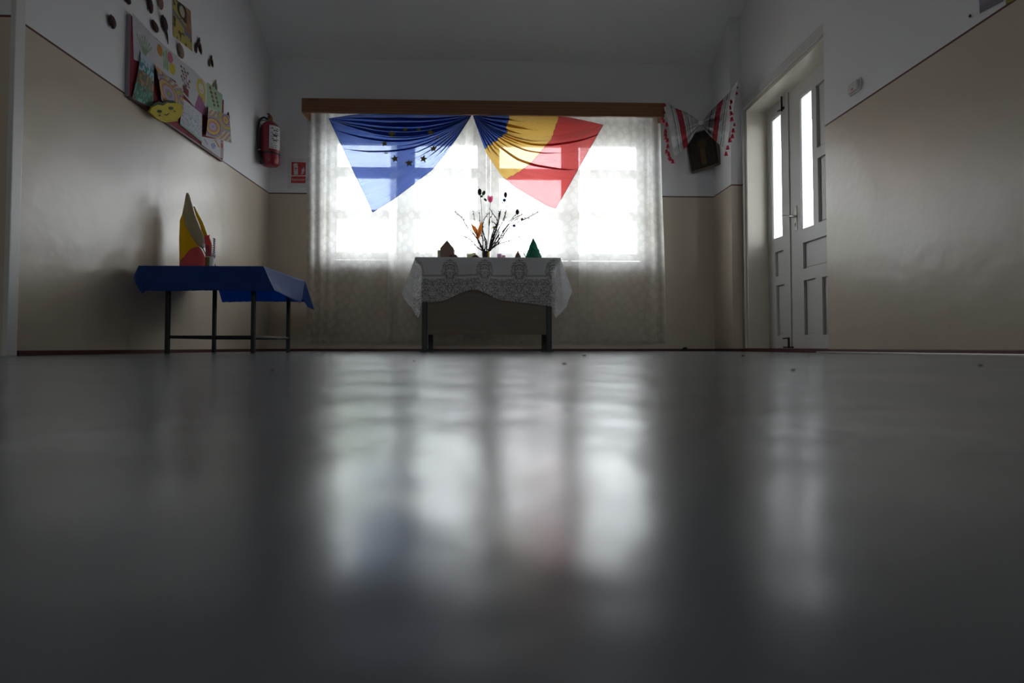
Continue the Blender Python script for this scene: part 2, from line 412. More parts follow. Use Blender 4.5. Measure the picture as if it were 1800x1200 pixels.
# bay with the double door
dy1 = P(1312, 400, x=XP).y; DZ = 2.12; dy0 = dy1-1.30
box(bm, XP, XD+.06, dy1, Y1, 0, ZT+.2); box(bm, XP, XD+.06, Y0, dy1, DZ, ZT+.2); box(bm, XP, XD+.06, Y0, dy0, 0, DZ)
box(bm, XN, XD+.06, YR, Y0, 0, ZT+.2)
struct('wall_right', bm, 'wall')
bm = nb(); FX0, FX1, FZ0, FZ1 = -.9, .9, 1.1, 2.05
for q in ((XL-.35, FX0, -.2, ZT+.2), (FX1, XD+.06, -.2, ZT+.2), (FX0, FX1, -.2, FZ0), (FX0, FX1, FZ1, ZT+.2)): box(bm, q[0], q[1], YR-.3, YR, q[2], q[3])
struct('wall_front', bm, 'wall')
w2 = thing('added_fill_window', ((FX0+FX1)/2, YR-.2, FZ0), None, None, kind='structure')  # unseen window, added to light the fronts of the desk and pelmet
bm = nb()
for k in range(4): xx = lerp(FX0, FX1-.06, k/3); box(bm, xx, xx+.06, YR-.22, YR-.15, FZ0, FZ1)
box(bm, FX0, FX1, YR-.22, YR-.15, FZ0, FZ0+.06); box(bm, FX0, FX1, YR-.22, YR-.15, FZ1-.06, FZ1); obj('frame', bm, 'sash_paint', w2)
for k in range(3): obj('pane', box(nb(), lerp(FX0, FX1-.06, k/3)+.055, lerp(FX0, FX1-.06, (k+1)/3)+.005, YR-.19, YR-.186, FZ0+.05, FZ1-.05), 'glass', w2)
# ceiling: slopes down over the window, flat further back
bm = nb()
prof = [(YB+.4, ZC-.22), (YC, ZT), (YR-.3, ZT), (YR-.3, ZT+.25), (YC+.1, ZT+.25), (YB+.4, ZC+.05)]
a = [bm.verts.new((XL-.36, y, z)) for y, z in prof]; b = [bm.verts.new((XD+.07, y, z)) for y, z in prof]
bm.faces.new(a); bm.faces.new(b[::-1])
for i in range(6): bm.faces.new((a[i], a[(i+1) % 6], b[(i+1) % 6], b[i]))
struct('ceiling', bm, 'ceil')
# skirting paint bands
struct('baseboard_back', box(nb(), XL, XR, YB-.012, YB, 0, .022, .003), 'maroon')
struct('baseboard_left', box(nb(), XL, XL+.012, P(35, 400, x=XL).y, YB, 0, .022, .003), 'maroon')
bm = nb(); box(bm, XR-.012, XR, Y1, YB, 0, .024, .003); box(bm, XR-.01, XP, Y1-.012, Y1, 0, .024, .003); box(bm, XP-.012, XP+.0, dy1, Y1-.012, 0, .024, .003); box(bm, XN-.012, XN, YR, Y0, 0, .026, .003)
struct('baseboard_right', bm, 'maroon')
tag(struct('trim_1', box(nb(), XN-.05, XN-.014, .3, Y0+.06, 0, .009, .003), 'steel'))
struct('trim_2', box(nb(), XP-.03, XD-.002, dy0, dy1, 0, .028, .004), 'maroon')     # door threshold

# ------------------------------------------------------------------ window_1
win = thing('window_1', ((WX0+WX1)/2, YB+.15, WZ0), None, None, kind='structure')
win['kind'] = 'structure'
YW = YB+.15                                  # inner face of the sashes
colpx = [(595.5, 698), (730, 839), (878, 985.5), (1015.5, 1116)]
rowpy = [(259, 299), (316.5, 372.5), (388.5, 446)]
def wx(px): return P(px, 350, y=YW+.04).x
def wz(py): return P(865, py, y=YW+.04).z
rows = [(wz(b), wz(a)) for a, b in rowpy]
bm = nb()
f0, f1 = WX0, WX1
box(bm, f0, f0+.05, YW, YW+.08, WZ0, WZ1, .004); box(bm, f1-.05, f1, YW, YW+.08, WZ0, WZ1, .004)
box(bm, f0+.05, f1-.05, YW, YW+.08, WZ1-.09, WZ1, .004); box(bm, f0+.05, f1-.05, YW, YW+.08, WZ0, WZ0+.04, .004)
obj('frame', bm, 'sash_paint', win)
cols = [(wx(a), wx(b)) for a, b in colpx]
zt, zb = rows[0][1]+.095, WZ0+.04
for i in range(3):
    mid = (cols[i][1]+cols[i+1][0])/2
    obj('mullion', box(nb(), mid-.02, mid+.02, YW-.012, YW+.08, zb, WZ1-.09, .004), 'sash_paint', win)
for i, (a, b) in enumerate(cols):
    L = f0+.052 if i == 0 else (cols[i-1][1]+a)/2+.021
    R = f1-.052 if i == 3 else (b+cols[i+1][0])/2-.021
    bm = nb()
    box(bm, L, a, YW-.022, YW+.03, zb+.004, zt, .004); box(bm, b, R, YW-.022, YW+.03, zb+.004, zt, .004)
    zs = [zt, rows[0][1], rows[0][0], rows[1][1], rows[1][0], rows[2][1], rows[2][0], zb+.004]
    for k in range(0, 8, 2): box(bm, a, b, YW-.022, YW+.03, zs[k+1], zs[k], .003)
    s = obj('sash', bm, 'sash_paint', win)
    for z0, z1 in rows: obj('pane', box(nb(), a-.004, b+.004, YW+.008, YW+.0105, z0-.004, z1+.004), 'glass', s)
    if i in (0, 2):
        h = nb(); box(h, R-.03, R-.012, YW-.034, YW-.022, rows[1][0]+.05, rows[1][0]+.13, .003); tube(h, [(R-.021, YW-.034, rows[1][0]+.09), (R-.021, YW-.06, rows[1][0]+.09), (R-.021, YW-.062, rows[1][0]+.02)], .006)
        obj('handle', h, 'white_paint', s)
obj('transom', box(nb(), f0+.05, f1-.05, YW-.005, YW+.08, zt+.004, WZ1-.088, .004), 'sash_paint', win)
struct('trim_3', box(nb(), WX0-.04, WX1+.04, YB-.035, YW, WZ0-.03, WZ0+.002, .006), 'white_paint')   # sill board

# ------------------------------------------------------------------ door_1 (double door on the right)
door = thing('door_1', (XD, (dy0+dy1)/2, 0), None, None, kind='structure')
bm = nb()
zc = DZ; cwd = .075
box(bm, XP-.016, XP, dy1, dy1+.02, 0, zc+.02, .003)
box(bm, XP-.02, XP, Y0, dy1+.02, zc, zc+cwd, .006); 
obj('casing', bm, 'white_paint', door)
bm = nb(); box(bm, XP, XD+.03, dy1-.03, dy1-.001, .0, zc, .002); box(bm, XP, XD+.03, dy0+.001, dy0+.03, 0, zc, .002); box(bm, XP, XD+.03, dy0+.03, dy1-.03, zc-.025, zc-.001, .002)
obj('jamb', bm, 'reveal', door)
def dyx(px): return P(px, 400, x=XD).y
def dz(px, py): return P(px, py, x=XD).z
l1a, l1b = dy1-.032, dyx(1388); l2a, l2b = l1b-.004, dy0+.032
ztop = zc-.028
def leaf(y0, y1, holes, name='leaf'):
    """door leaf with rectangular openings: (ya, yb, za, zb, kind)"""
    ys = sorted({y0, y1, *[h[0] for h in holes], *[h[1] for h in holes]}); zs = sorted({.012, ztop, *[h[2] for h in holes], *[h[3] for h in holes]})
    bm = nb()
    for ya, yb in zip(ys, ys[1:]):
        for za, zb in zip(zs, zs[1:]):
            cy, cz = (ya+yb)/2, (za+zb)/2
            if not any(h[0] < cy < h[1] and h[2] < cz < h[3] for h in holes): box(bm, XD, XD+.042, ya, yb, za, zb)
    bmesh.ops.remove_doubles(bm, verts=bm.verts, dist=1e-5)
    f = obj(name, bm, 'white_paint', door)
    for ya, yb, za, zb, k in holes:
        if k == 'g':
            obj('glass_pane', box(nb(), XD+.018, XD+.023, ya, yb, za, zb), 'frosted', f)
            q = nb(); 
            for s in ((ya, ya+.008, za, zb), (yb-.008, yb, za, zb), (ya, yb, za, za+.008), (ya, yb, zb-.008, zb)): box(q, XD+.006, XD+.018, *s)
            obj('glazing_bead', q, 'white_paint', f)
        else:
            q = nb(); box(q, XD+.023, XD+.036, ya, yb, za, zb)
            m_ = .012; box(q, XD+.018, XD+.024, ya+m_, yb-m_, za+m_, zb-m_, .004)
            obj('panel', q, 'white_paint', f)
    return f
h1 = [(dyx(1375), dyx(1358), dz(1366, 419), dz(1366, 203), 'g'), (dyx(1376.5), dyx(1362), dz(1369, 485), dz(1369, 441.5), 'p'), (dyx(1377.5), dyx(1363), dz(1370, 590), dz(1370, 501), 'p')]
h2 = [(dyx(1430), dyx(1409), dz(1420, 400), dz(1420, 160), 'g'),
      (dyx(1480), dyx(1438), dz(1440, 257.5), dz(1440, 146), 'p'), (dyx(1480), dyx(1439), dz(1441, 390), dz(1441, 276), 'p'),
      (dyx(1480), dyx(1411), dz(1411, 473), dz(1411, 427), 'p'),
      (dyx(1432), dyx(1411.5), dz(1420, 588), dz(1420, 491), 'p'), (dyx(1480), dyx(1443.5), dz(1444, 588), dz(1444, 487), 'p')]
lf1 = leaf(l1b, l1a, h1); lf2 = leaf(l2b, l2a, h2)
# meeting stile cover strip, bolts, handle
obj('cover_strip', box(nb(), XD-.010, XD, l2a-.014, l2a+.012, .03, ztop, .003), 'white_paint', lf2)
hy = dyx(1399.5); hz0, hz1 = dz(1399, 405), dz(1399, 362)
bm = nb(); box(bm, XD-.006, XD, hy-.018, hy+.018, hz0, hz1, .002)
pl = obj('handle_plate', bm, 'steel', lf2)
bm = nb(); tube(bm, [(XD-.004, hy, dz(1399, 380)), (XD-.05, hy, dz(1399, 380)), (XD-.055, hy+.02, dz(1399, 379)), (XD-.055, hy+.10, dz(1399, 374))], .008)
obj('lever', bm, 'steel', lf2)
obj('keyhole', box(nb(), XD-.0075, XD-.0055, hy-.005, hy+.005, hz0+.03, hz0+.06, .001), 'black', lf2)
by = dyx(1380)
bm = nb(); tube(bm, [(XD-.014, by, dz(1380, 193)), (XD-.014, by, dz(1380, 165))], .007); box(bm, XD-.009, XD, by-.016, by+.016, dz(1380, 190), dz(1380, 186)); tube(bm, [(XD-.014, by, dz(1380, 190)), (XD-.035, by+.03, dz(1380, 191))], .005)
obj('bolt', bm, 'metal_dark', lf1)
by = dyx(1386.5)
bm = nb(); tube(bm, [(XD-.014, by, .03), (XD-.014, by, dz(1386, 593))], .008); tube(bm, [(XD-.014, by, dz(1386, 594)), (XD-.045, by+.035, dz(1386, 595))], .005); box(bm, XD-.012, XD, by-.05, by+.1, .03, .042, .002)
obj('bolt', bm, 'metal_dark', lf1)

# ------------------------------------------------------------------ door_2 (left edge of the picture)
d2 = thing('door_2', (XL, (DL0+DL1)/2, 0), None, None, kind='structure')
ca, cb = DL1, P(35, 400, x=XL+.02).y
bm = nb(); box(bm, XL, XL+.022, ca-.01, cb, 0, 2.2, .004); box(bm, XL, XL+.022, DL0-.08, DL0+.01, 0, 2.2, .004); box(bm, XL, XL+.022, DL0+.01, ca-.01, 2.1, 2.2, .004)
obj('casing', bm, 'white_paint', d2)
obj('leaf', box(nb(), XL-.20, XL-.16, DL0, DL1, .005, 2.1, .002), 'reveal', d2)

# ------------------------------------------------------------------ outdoors
tag(obj('lawn', box(nb(), -60, 60, -60, 90, -.6, -.4), 'grass'), kind='structure')
tag(obj('porch_roof', box(nb(), XD+.07, 3.45, 2.5, 8.5, 2.50, 2.62), 'concrete'), kind='structure')
def tree(cx, cy, h, r, n, label):
    t = thing('garden_tree', (cx, cy, -.4), label, 'tree')
    bm = nb(); tube(bm, [(cx, cy, -.4), (cx+.05, cy, h*.4), (cx-.05, cy, h*.8)], [.16, .12, .05]); obj('trunk', bm, 'bark', t)
    bm = nb()
    for _ in range(n):
        d = Vector((random.gauss(0, 1), random.gauss(0, 1), random.gauss(0, 1))).normalized()*r*random.uniform(.4, 1)
        if mnoise.noise(d*1.1+Vector((cx, 0, 0))) < -.25: continue
        p = Vector((cx, cy, h*.62))+Vector((d.x, d.y, d.z*.8))
        a = Vector((random.gauss(0, 1), random.gauss(0, 1), random.gauss(0, 1))).normalized()*.10; b_ = a.orthogonal().normalized()*.05
        bm.faces.new([bm.verts.new(q) for q in (p-a, p+b_, p+a, p-b_)])
    tag(obj('foliage', bm, 'leaf_green_out', t), kind='stuff')
tree(P(612, 400, y=16).x, 16, 4.3, 1.25, 2600, 'pale green tree outside behind the leftmost column of window panes')
tree(P(742, 400, y=19).x, 19, 4.6, 1.2, 2600, 'pale green tree outside behind the second column of window panes')
#SPLIT

# ================================================================== pelmet and curtains
YPF = 5.26                                   # front face of the pelmet
px0, px1 = P(530, 190, y=YPF).x, P(1168, 190, y=YPF).x
pz1, pz0 = P(850, 176.5, y=YPF).z, P(850, 201.5, y=YPF).z
pel = thing('pelmet_box', ((px0+px1)/2, YB, pz0), 'long varnished pine pelmet board with dark knots above the window', 'pelmet')
obj('front_board', box(nb(), px0, px1, YPF, YPF+.02, pz0, pz1, .003), 'pelmet', pel)
obj('top_board', box(nb(), px0, px1, YPF+.02, YB, pz1-.02, pz1, .002), 'pelmet', pel)
obj('end_board', box(nb(), px0, px0+.02, YPF+.02, YB, pz0-.0, pz1-.02, .002), 'pelmet', pel)
obj('end_board', box(nb(), px1-.02, px1, YPF+.02, YB, pz0-.0, pz1-.02, .002), 'pelmet', pel)
YCU = 5.45
rail = obj('curtain_rail', box(nb(), px0+.03, px1-.03, YCU-.03, YCU+.03, pz1-.05, pz1-.0205, .002), 'white_paint')
tag(rail, 'white curtain rail hidden behind the pelmet board, above the lace curtains', 'curtain rail')

def curtain(pxt, pxb, folds, yoff, label, hem, seed):
    """pxt/pxb: (left,right) px at the top and at the foot; folds(u)->depth offset"""
    zt_, zb_ = pz1-.052, P(850, 603.5, y=YCU).z
    def fn(u, v):
        xa = P(lerp(pxt[0], pxt[1], u), 205, y=YCU+yoff).x; xb = P(lerp(pxb[0], pxb[1], u), 600, y=YCU+yoff).x
        z = lerp(zt_, zb_, v)
        x = lerp(xa, xb, v)
        d = folds(u)*(.55+.45*v)+.004*math.sin(u*60+seed)*(1-v)**2+.006*mnoise.noise(Vector((x*3, z*1.3, seed)))
        x += .006*mnoise.noise(Vector((x*2, z*.9, seed+9)))
        return Vector((x, YCU+yoff+d, z+.004*math.sin(u*40+seed)*v))
    W = abs(P(pxt[1], 300, y=YCU).x-P(pxt[0], 300, y=YCU).x)*1.12
    def hm(u, v):
        a = 0
        if 'l' in hem and u*W < .075: a = 1
        if 'r' in hem and (1-u)*W < .075: a = 1
        if v > .975: a = max(a, .8)
        if v < .03: a = 1
        return a
    o = grid_obj('lace_curtain', fn, 110, 60, 'curtain', uv=lambda u, v: (u*W+seed, v*2.1), attr=('hem', hm))
    return tag(o, label, 'curtain', 'rose lace curtains at the window')
def g_end(u, lo, k, amp):    # gathers bunched near one end
    e = math.exp(-((u-lo)/.16)**2); return amp*.6*e*math.sin(u*k*.7)
curtain((541, 700), (538, 690), lambda u: .012*math.sin(u*16)+g_end(u, .12, 75, .028), 0, 'leftmost white lace curtain, gathered beside the extinguisher sign', 'r', 0)
curtain((687, 835), (684, 812), lambda u: .012*math.sin(u*13+1)+.006*math.sin(u*37), -.030, 'second white lace curtain from the left, its edge slanting behind the branches', 'lr', 3.1)
curtain((819, 1036), (800, 1040), lambda u: .012*math.sin(u*15+2)+.005*math.sin(u*41), .006, 'white lace curtain hanging behind the striped flag and the vase', 'l', 6.2)
curtain((1020, 1160), (1017, 1171), lambda u: .012*math.sin(u*9+2)+g_end(u, .93, 62, .026), -.024, 'rightmost white lace curtain, gathered beside the tan wall corner', 'lr', 9.3)

# ================================================================== flags
YF = 5.335
def W2(p): return Vector(p)
def flag_surface(B, A, C, top, bottom, nf, amp, yb=YF):
    """px outline: gathered corner B, free corners A (top) and C (foot). Returns fn(s,t) -> (px,py,depth)"""
    def along(pts, s):
        L = [0]
        for a, b in zip(pts, pts[1:]): L.append(L[-1]+math.dist(a, b))
        d = s*L[-1]
        for i in range(len(pts)-1):
            if d <= L[i+1] or i == len(pts)-2:
                k = (d-L[i])/(L[i+1]-L[i]); return (lerp(pts[i][0], pts[i+1][0], k), lerp(pts[i][1], pts[i+1][1], k))
    def fn(s, t):
        # edge A->C: folds crowd towards A
        e = max(0, (t-.22)/.78)**1.0
        E_ = (lerp(A[0], C[0], e), lerp(A[1], C[1], e))
        lx, ly = lerp(B[0], E_[0], s), lerp(B[1], E_[1], s)
        tx, ty = along(top, s); bx, by = along(bottom, s)
        t0x, t0y = lerp(B[0], A[0], s), lerp(B[1], A[1], s); b0x, b0y = lerp(B[0], C[0], s), lerp(B[1], C[1], s)
        belly = 4*s*(1-s)
        k = min(1, t/.22)
        ox = (tx-t0x)*(1-t)+(bx-b0x)*t; oy = (ty-t0y)*(1-t)+(by-b0y)*t
        sag = 46*belly*(k*(1-t)**.9)
        px, py = lx+ox, ly+oy+sag
        q = math.sin(PI*min(1, s*1.0))**.6
        fold = (math.sin(t*nf*2*PI+1.2*s)*.6+abs(math.sin(t*nf*PI*1.37+.5))*.8-.4)
        dep = amp*fold*(belly**.7)*(1-.5*t) - .03*belly*math.sin(PI*t)
        return px, py, yb+dep+.02*s
    return fn
def pleated(fn, folds):
    """folds: (t, width, reach) - the cloth doubles back on itself there (three layers), reach = how far along s"""
    folds = sorted(folds); share = .018
    knots = []; cur = 0; vpos = 0
    total = 1-2*share*len(folds)
    for k, (tk, wd, rc) in enumerate(folds):
        knots.append((vpos, cur, None)); vpos += (tk-cur)*total; knots.append((vpos, tk, (k, +1)))
        vpos += 2*share; knots.append((vpos, tk, (k, -1))); cur = tk
    knots.append((1, 1, None))
    def g(s, v):
        t = None; add = 0
        for (va, ta, ka), (vb, tb, kb) in zip(knots, knots[1:]):
            if v <= vb+1e-9:
                q = (v-va)/max(1e-9, vb-va)
                if ka and ka[1] > 0:            # inside a fold: forward edge back to rear edge
                    tk, wd, rc = folds[ka[0]]; f = max(0, 1-(s/rc)**3); t = tk+wd*f*(.5-q); add = .007*f*math.sin(PI*q)*-1
                else:
                    a, b = ta, tb
                    if ka: wd, rc = folds[ka[0]][1:]; a = ta-wd*.5*max(0, 1-(s/rc)**3)
                    if kb: wd, rc = folds[kb[0]][1:]; b = tb+wd*.5*max(0, 1-(s/rc)**3)
                    t = lerp(a, b, q)
                break
        px, py, y = fn(s, max(0, min(1, t)))
        return px, py, y+add
    return g
def cloth_part(name, fn, s0, s1, nu, nv, m, parent, label=None):
    def g(u, v):
        px, py, y = fn(lerp(s0(v), s1(v), u), v); return P(px, py, y=y)
    o = grid_obj(name, g, nu, nv, m, parent)
    if label: o['label'] = label
    return o
def edge_cord(name, fn, path, m, parent, r=.0022):
    pts = []
    for s, t in path:
        px, py, y = fn(s, t); pts.append(P(px, py, y=y))
    return obj(name, tube(nb(), pts, r, 5), m, parent)
BF = (829, 202.5)
Ab, Cb = (578, 208), (655, 373)
topb = [BF, (700, 198), (640, 199.5), (615, 202), Ab]
botb = [BF, (803, 243), (780, 274), (759, 299), (691, 351), Cb]
fb = flag_surface(BF, Ab, Cb, topb, botb, 4.3, .020)
fb = pleated(fb, [(.05, .03, 1.1), (.10, .05, 1.15), (.15, .04, 1.15), (.20, .06, 1.15), (.25, .04, .7), (.31, .05, 1.02), (.40, .035, .6), (.47, .04, 1.0), (.57, .05, .55), (.66, .05, .5), (.76, .06, .45), (.86, .07, .4), (.94, .06, .35)])
fl = thing('blue_star_flag', P(700, 200, y=YF), 'blue flag with a ring of gold stars, draped from the pelmet by a gathered corner', 'flag')
z0 = lambda v: .0; z1 = lambda v: 1.0
cloth_part('flag_cloth', fb, z0, z1, 90, 330, 'flag_blue', fl)
edge_cord('hem', fb, [(1, k/24) for k in range(25)], 'hem_blue', fl)
edge_cord('hem', fb, [(k/40, 1) for k in range(1, 41)], 'hem_blue', fl)
stars = [(689, 236, 7.6, 1), (712, 227, 6, .75), (736, 227, 5.5, .6), (757, 233, 7.2, .9), (769, 241, 4, .5), (762, 261, 7, 1), (744.5, 279, 7.6, 1), (719, 286.5, 7.8, 1), (694, 279, 7.6, 1), (679, 269, 5, .35), (676, 252, 7, .9), (727, 224.5, .01, 1)][:11]
def find_depth(px, py):
    best = (1e9, YF)
    for i in range(0, 51):
        for j in range(0, 81):
            a, b, y = fb(i/50, j/80); d = (a-px)**2+(b-py)**2
            if d < best[0]: best = (d, y)
    return best[1]
for k, (sx, sy, r, sq) in enumerate(stars):
    y = find_depth(sx, sy)-.012
    bm = nb(); rot = random.uniform(-.25, .25)
    ring = []
    for q in range(10):
        rr = r if q % 2 == 0 else r*.42; an = -PI/2+q*PI/5+rot
        ring.append((sx+rr*math.cos(an)*(1 if sq > .5 else 1.25), sy+rr*math.sin(an)*sq))
    f_ = [bm.verts.new(P(a, b, y=y)) for a, b in ring]; bk = [bm.verts.new(P(a, b, y=y)+Vector((0, .001, 0))) for a, b in ring]
    bm.faces.new(f_); bm.faces.new(bk[::-1])
    for q in range(10): bm.faces.new((f_[q], f_[(q+1) % 10], bk[(q+1) % 10], bk[q]))
    obj('star', bm, 'star', fl)
BG = (831, 203)
Ar, Cr = (1060.5, 219), (977, 367)
topr = [BG, (893, 199), (978, 204), (1000, 206), (1030, 212), Ar]
botr = [BG, (854.5, 269), (881, 308), (905.5, 329), (962, 362), Cr]
fr_ = flag_surface(BG, Ar, Cr, topr, botr, 3.6, .020)
fr_ = pleated(fr_, [(.06, .04, .35), (.12, .05, .45), (.18, .05, .38), (.25, .05, .55), (.31, .05, 1.1), (.37, .06, .45), (.44, .04, .8), (.53, .06, .40), (.63, .05, 1.0), (.72, .07, .36), (.81, .07, .40), (.90, .07, .34)])
fg = thing('striped_flag', P(940, 200, y=YF), 'blue, yellow and red striped flag draped from the pelmet above the vase', 'flag')
s1 = lambda v: .275-.01*v+.008*math.sin(v*34); s2 = lambda v: .655-.09*v-.015*math.sin(v*7)
cloth_part('blue_stripe', fr_, z0, s1, 26, 300, 'flag_blue', fg, 'blue stripe of the flag, gathered into the corner')
cloth_part('yellow_stripe', fr_, s1, s2, 34, 300, 'flag_yellow', fg, 'yellow middle stripe of the flag')
cloth_part('red_stripe', fr_, s2, z1, 34, 300, 'flag_red', fg, 'red outer stripe of the flag')
edge_cord('seam', fr_, [(s1(k/40), k/40) for k in range(41)], 'hem_blue', fg, .0014)
edge_cord('seam', fr_, [(s2(k/40), k/40) for k in range(41)], 'hem_red', fg, .0014)
edge_cord('hem', fr_, [(1, k/24) for k in range(25)], 'hem_red', fg)
edge_cord('hem', fr_, [(k/40, 1) for k in range(21, 41)], 'hem_red', fg)

# ================================================================== window desk
YD = 4.70; DX0, DX1 = P(729, 452, y=YD).x, P(986, 454, y=YD).x; DZT = P(857, 452.5, y=YD).z; YDB = YD+.56
desk = thing('school_desk', ((DX0+DX1)/2, (YD+YDB)/2, 0), 'brown school desk with dark metal legs under the white lace cloth', 'desk')
obj('tabletop', box(nb(), DX0+.003, DX1-.003, YD+.003, YDB-.003, DZT-.026, DZT-.003, .003), 'wood_dark', desk)
lx = [(P(741, 550, y=YD).x, P(750, 550, y=YD).x), (P(961.5, 550, y=YD).x, P(970.5, 550, y=YD).x)]
for a, b in lx:
    for ya in (YD+.02, YDB-.07):
        obj('leg', box(nb(), a, b, ya, ya+.045, .012, DZT-.026, .004), 'metal_dark', desk)
    obj('foot', box(nb(), a-.012, b+.012, YD+.005, YDB-.01, 0, .012, .003), 'metal_dark', desk)
pnz = P(857, 588, y=YD+.03).z
obj('modesty_panel', box(nb(), lx[0][1]+.001, lx[1][0]-.001, YD+.03, YD+.048, pnz, DZT-.027, .002), 'wood_dark', desk)
# lace cloth: perimeter columns (edge point, foot of the drop)
def dp(px, py, y): return P(px, py, y=y)
TLc, TRc = Vector((DX0, YD, DZT)), Vector((DX1, YD, DZT)); BLc, BRc = Vector((DX0, YDB, DZT)), Vector((DX1, YDB, DZT))
cl = []                                      # (u metres, top, bottom)
def add(top, bot): cl.append((top, bot))
for k in range(13): add(BLc.lerp(TLc+Vector((0, .05, 0)), k/12), Vector((DX0-.03-.055*(k/12), lerp(YDB+.02, YD+.12, k/12), DZT-.30-.01*math.sin(k*1.3))))
corner_l = [((706.7, 517), -.00), (713, 524), (718, 536), (724, 541), (729, 550), (734.7, 559), (738, 552)]
for k, q in enumerate([(706.7, 517), (711, 525), (718, 536), (724, 541), (729, 551), (734.7, 559), (738, 553)]):
    add(TLc+Vector((.0005*k, .03*(1-k/6), 0)), dp(*q, YD-.015-.055*math.sin(k/6*PI)))
front = [(741, 531), (757, 531.5), (773, 530.5), (787, 526.5), (800, 520), (815, 513), (829, 509.5), (842, 511), (856, 516), (868, 523), (880, 528), (905, 531), (933, 533.5), (952, 537), (970.5, 539)]
for k, q in enumerate(front):
    x = dp(q[0], q[1], YD).x; tt = (x-DX0)/(DX1-DX0)
    top = TLc.lerp(TRc, min(.985, max(.015, (q[0]-741)/(970.5-741)*.955+.022)))
    arch = math.exp(-((q[0]-835)/34)**2)
    add(top, dp(q[0], q[1], YD-.012-.012*math.sin(k*1.1)-.045*arch))
for k, q in enumerate([(974, 552), (977.3, 559), (983, 553), (990, 546), (995, 540.5), (1000, 526), (1006, 511)]):
    add(TRc+Vector((-.0005*(6-k), .03*(k/6), 0)), dp(*q, YD-.015-.055*math.sin((1-k/6)*PI)))
for k in range(1, 13): add(TRc+Vector((0, .05+(YDB-YD-.05)*k/12, 0)), Vector((DX1+.085-.055*(k/12), lerp(YD+.12, YDB+.02, k/12), DZT-.30-.01*math.sin(k*1.7))))
# dense resampling
NC = 620; cum = [0]
for (a, b), (c, d) in zip(cl, cl[1:]): cum.append(cum[-1]+max((d-b).length, (c-a).length, .004))
def col_at(u):
    d = u*cum[-1]
    for i in range(len(cl)-1):
        if d <= cum[i+1] or i == len(cl)-2:
            k = (d-cum[i])/(cum[i+1]-cum[i]); k = max(0, min(1, k))
            return cl[i][0].lerp(cl[i+1][0], k), cl[i][1].lerp(cl[i+1][1], k), d
def cloth_fn(u, v):
    a, b, d = col_at(u)
    b = b+Vector((0, 0, .0055*abs(math.sin(d*PI/.026))-.003))
    p = a.lerp(b, v)
    out = Vector((p.x-(DX0+DX1)/2, 0, 0)).normalized()
    p.y -= .008*math.sin(v*PI/2)+.004*math.sin(d*22)*v
    p.z += .0015
    return p
MIDD = None
def cloth_uv(u, v):
    a, b, d = col_at(u); L = (b-a).length
    xx = (a.x if abs(a.y-YD) < .045 and DX0+.01 < a.x < DX1-.01 else (DX0-(d-0)*.0-(a.y-YD) if a.x < 0 else DX1+(a.y-YD)))
    return (lerp(a.x, b.x, v)-dp(852, 480, YD).x if abs(a.y-YD) < .02 else xx*4+b.z*.3, v*L)
cloth = grid_obj('lace_tablecloth', cloth_fn, NC, 26, 'lace', uv=cloth_uv)
tag(cloth, 'white lace tablecloth with scalloped edge draped over the desk at the window', 'tablecloth')
top = grid_obj('top_sheet', lambda u, v: Vector((lerp(DX0, DX1, u), lerp(YD, YDB, v), DZT+.0015)), 12, 8, 'lace', cloth, uv=lambda u, v: (u*1.2, .003))

# things on the desk (all stand at DZT)
ZD = DZT+.003
def gp(px, y): return P(px, 450, y=y).x
y = 4.93
# card house
hx0, hx1 = gp(774, y), gp(797.3, y); hz = ZD; he = P(785, 436.5, y=y).z; ha = P(785, 423, y=y).z
hs = thing('card_house', ((hx0+hx1)/2, y+.05, hz), 'brown card house with a pointed gable, at the left end of the lace cloth', 'model house')
def gable(bm, x0, x1, y0, y1, z0, ze, za):
    xm = (x0+x1)/2; pr = [(x0, z0), (x1, z0), (x1, ze), (xm, za), (x0, ze)]
    a = [bm.verts.new((px, y0, pz)) for px, pz in pr]; b = [bm.verts.new((px, y1, pz)) for px, pz in pr]
    bm.faces.new(a[::-1]); bm.faces.new(b)
    for i in range(5): bm.faces.new((a[i], a[(i+1) % 5], b[(i+1) % 5], b[i]))
    return bm
obj('wall', gable(nb(), hx0, hx1, y, y+.12, hz, he, ha-.004), 'brown_card', hs)
bm = nb(); xm = (hx0+hx1)/2
for sg in (-1, 1):
    xe = xm+sg*((hx1-hx0)/2+.002)
    a = [bm.verts.new(q) for q in ((xm, y-.004, ha), (xe, y-.004, he-.004), (xe, y+.124, he-.004), (xm, y+.124, ha))]
    b = [bm.verts.new(Vector(q.co)+Vector((0, 0, .004))) for q in a]
    bm.faces.new(a); bm.faces.new(b[::-1])
    for i in range(4): bm.faces.new((a[i], a[(i+1) % 4], b[(i+1) % 4], b[i]))
obj('roof', bm, 'brown_card', hs)
c_ = obj('side_card', box(nb(), gp(769, y), hx0-.0015, y+.01, y+.10, hz, P(770, 439, y=y).z, .001), 'pale_green', hs); c_['label'] = 'pale card on the side of the house'
c_ = obj('side_window', box(nb(), gp(769, y)-.001, gp(771.5, y), y+.006, y+.0095, hz+.012, hz+.035), 'brown_card', hs)
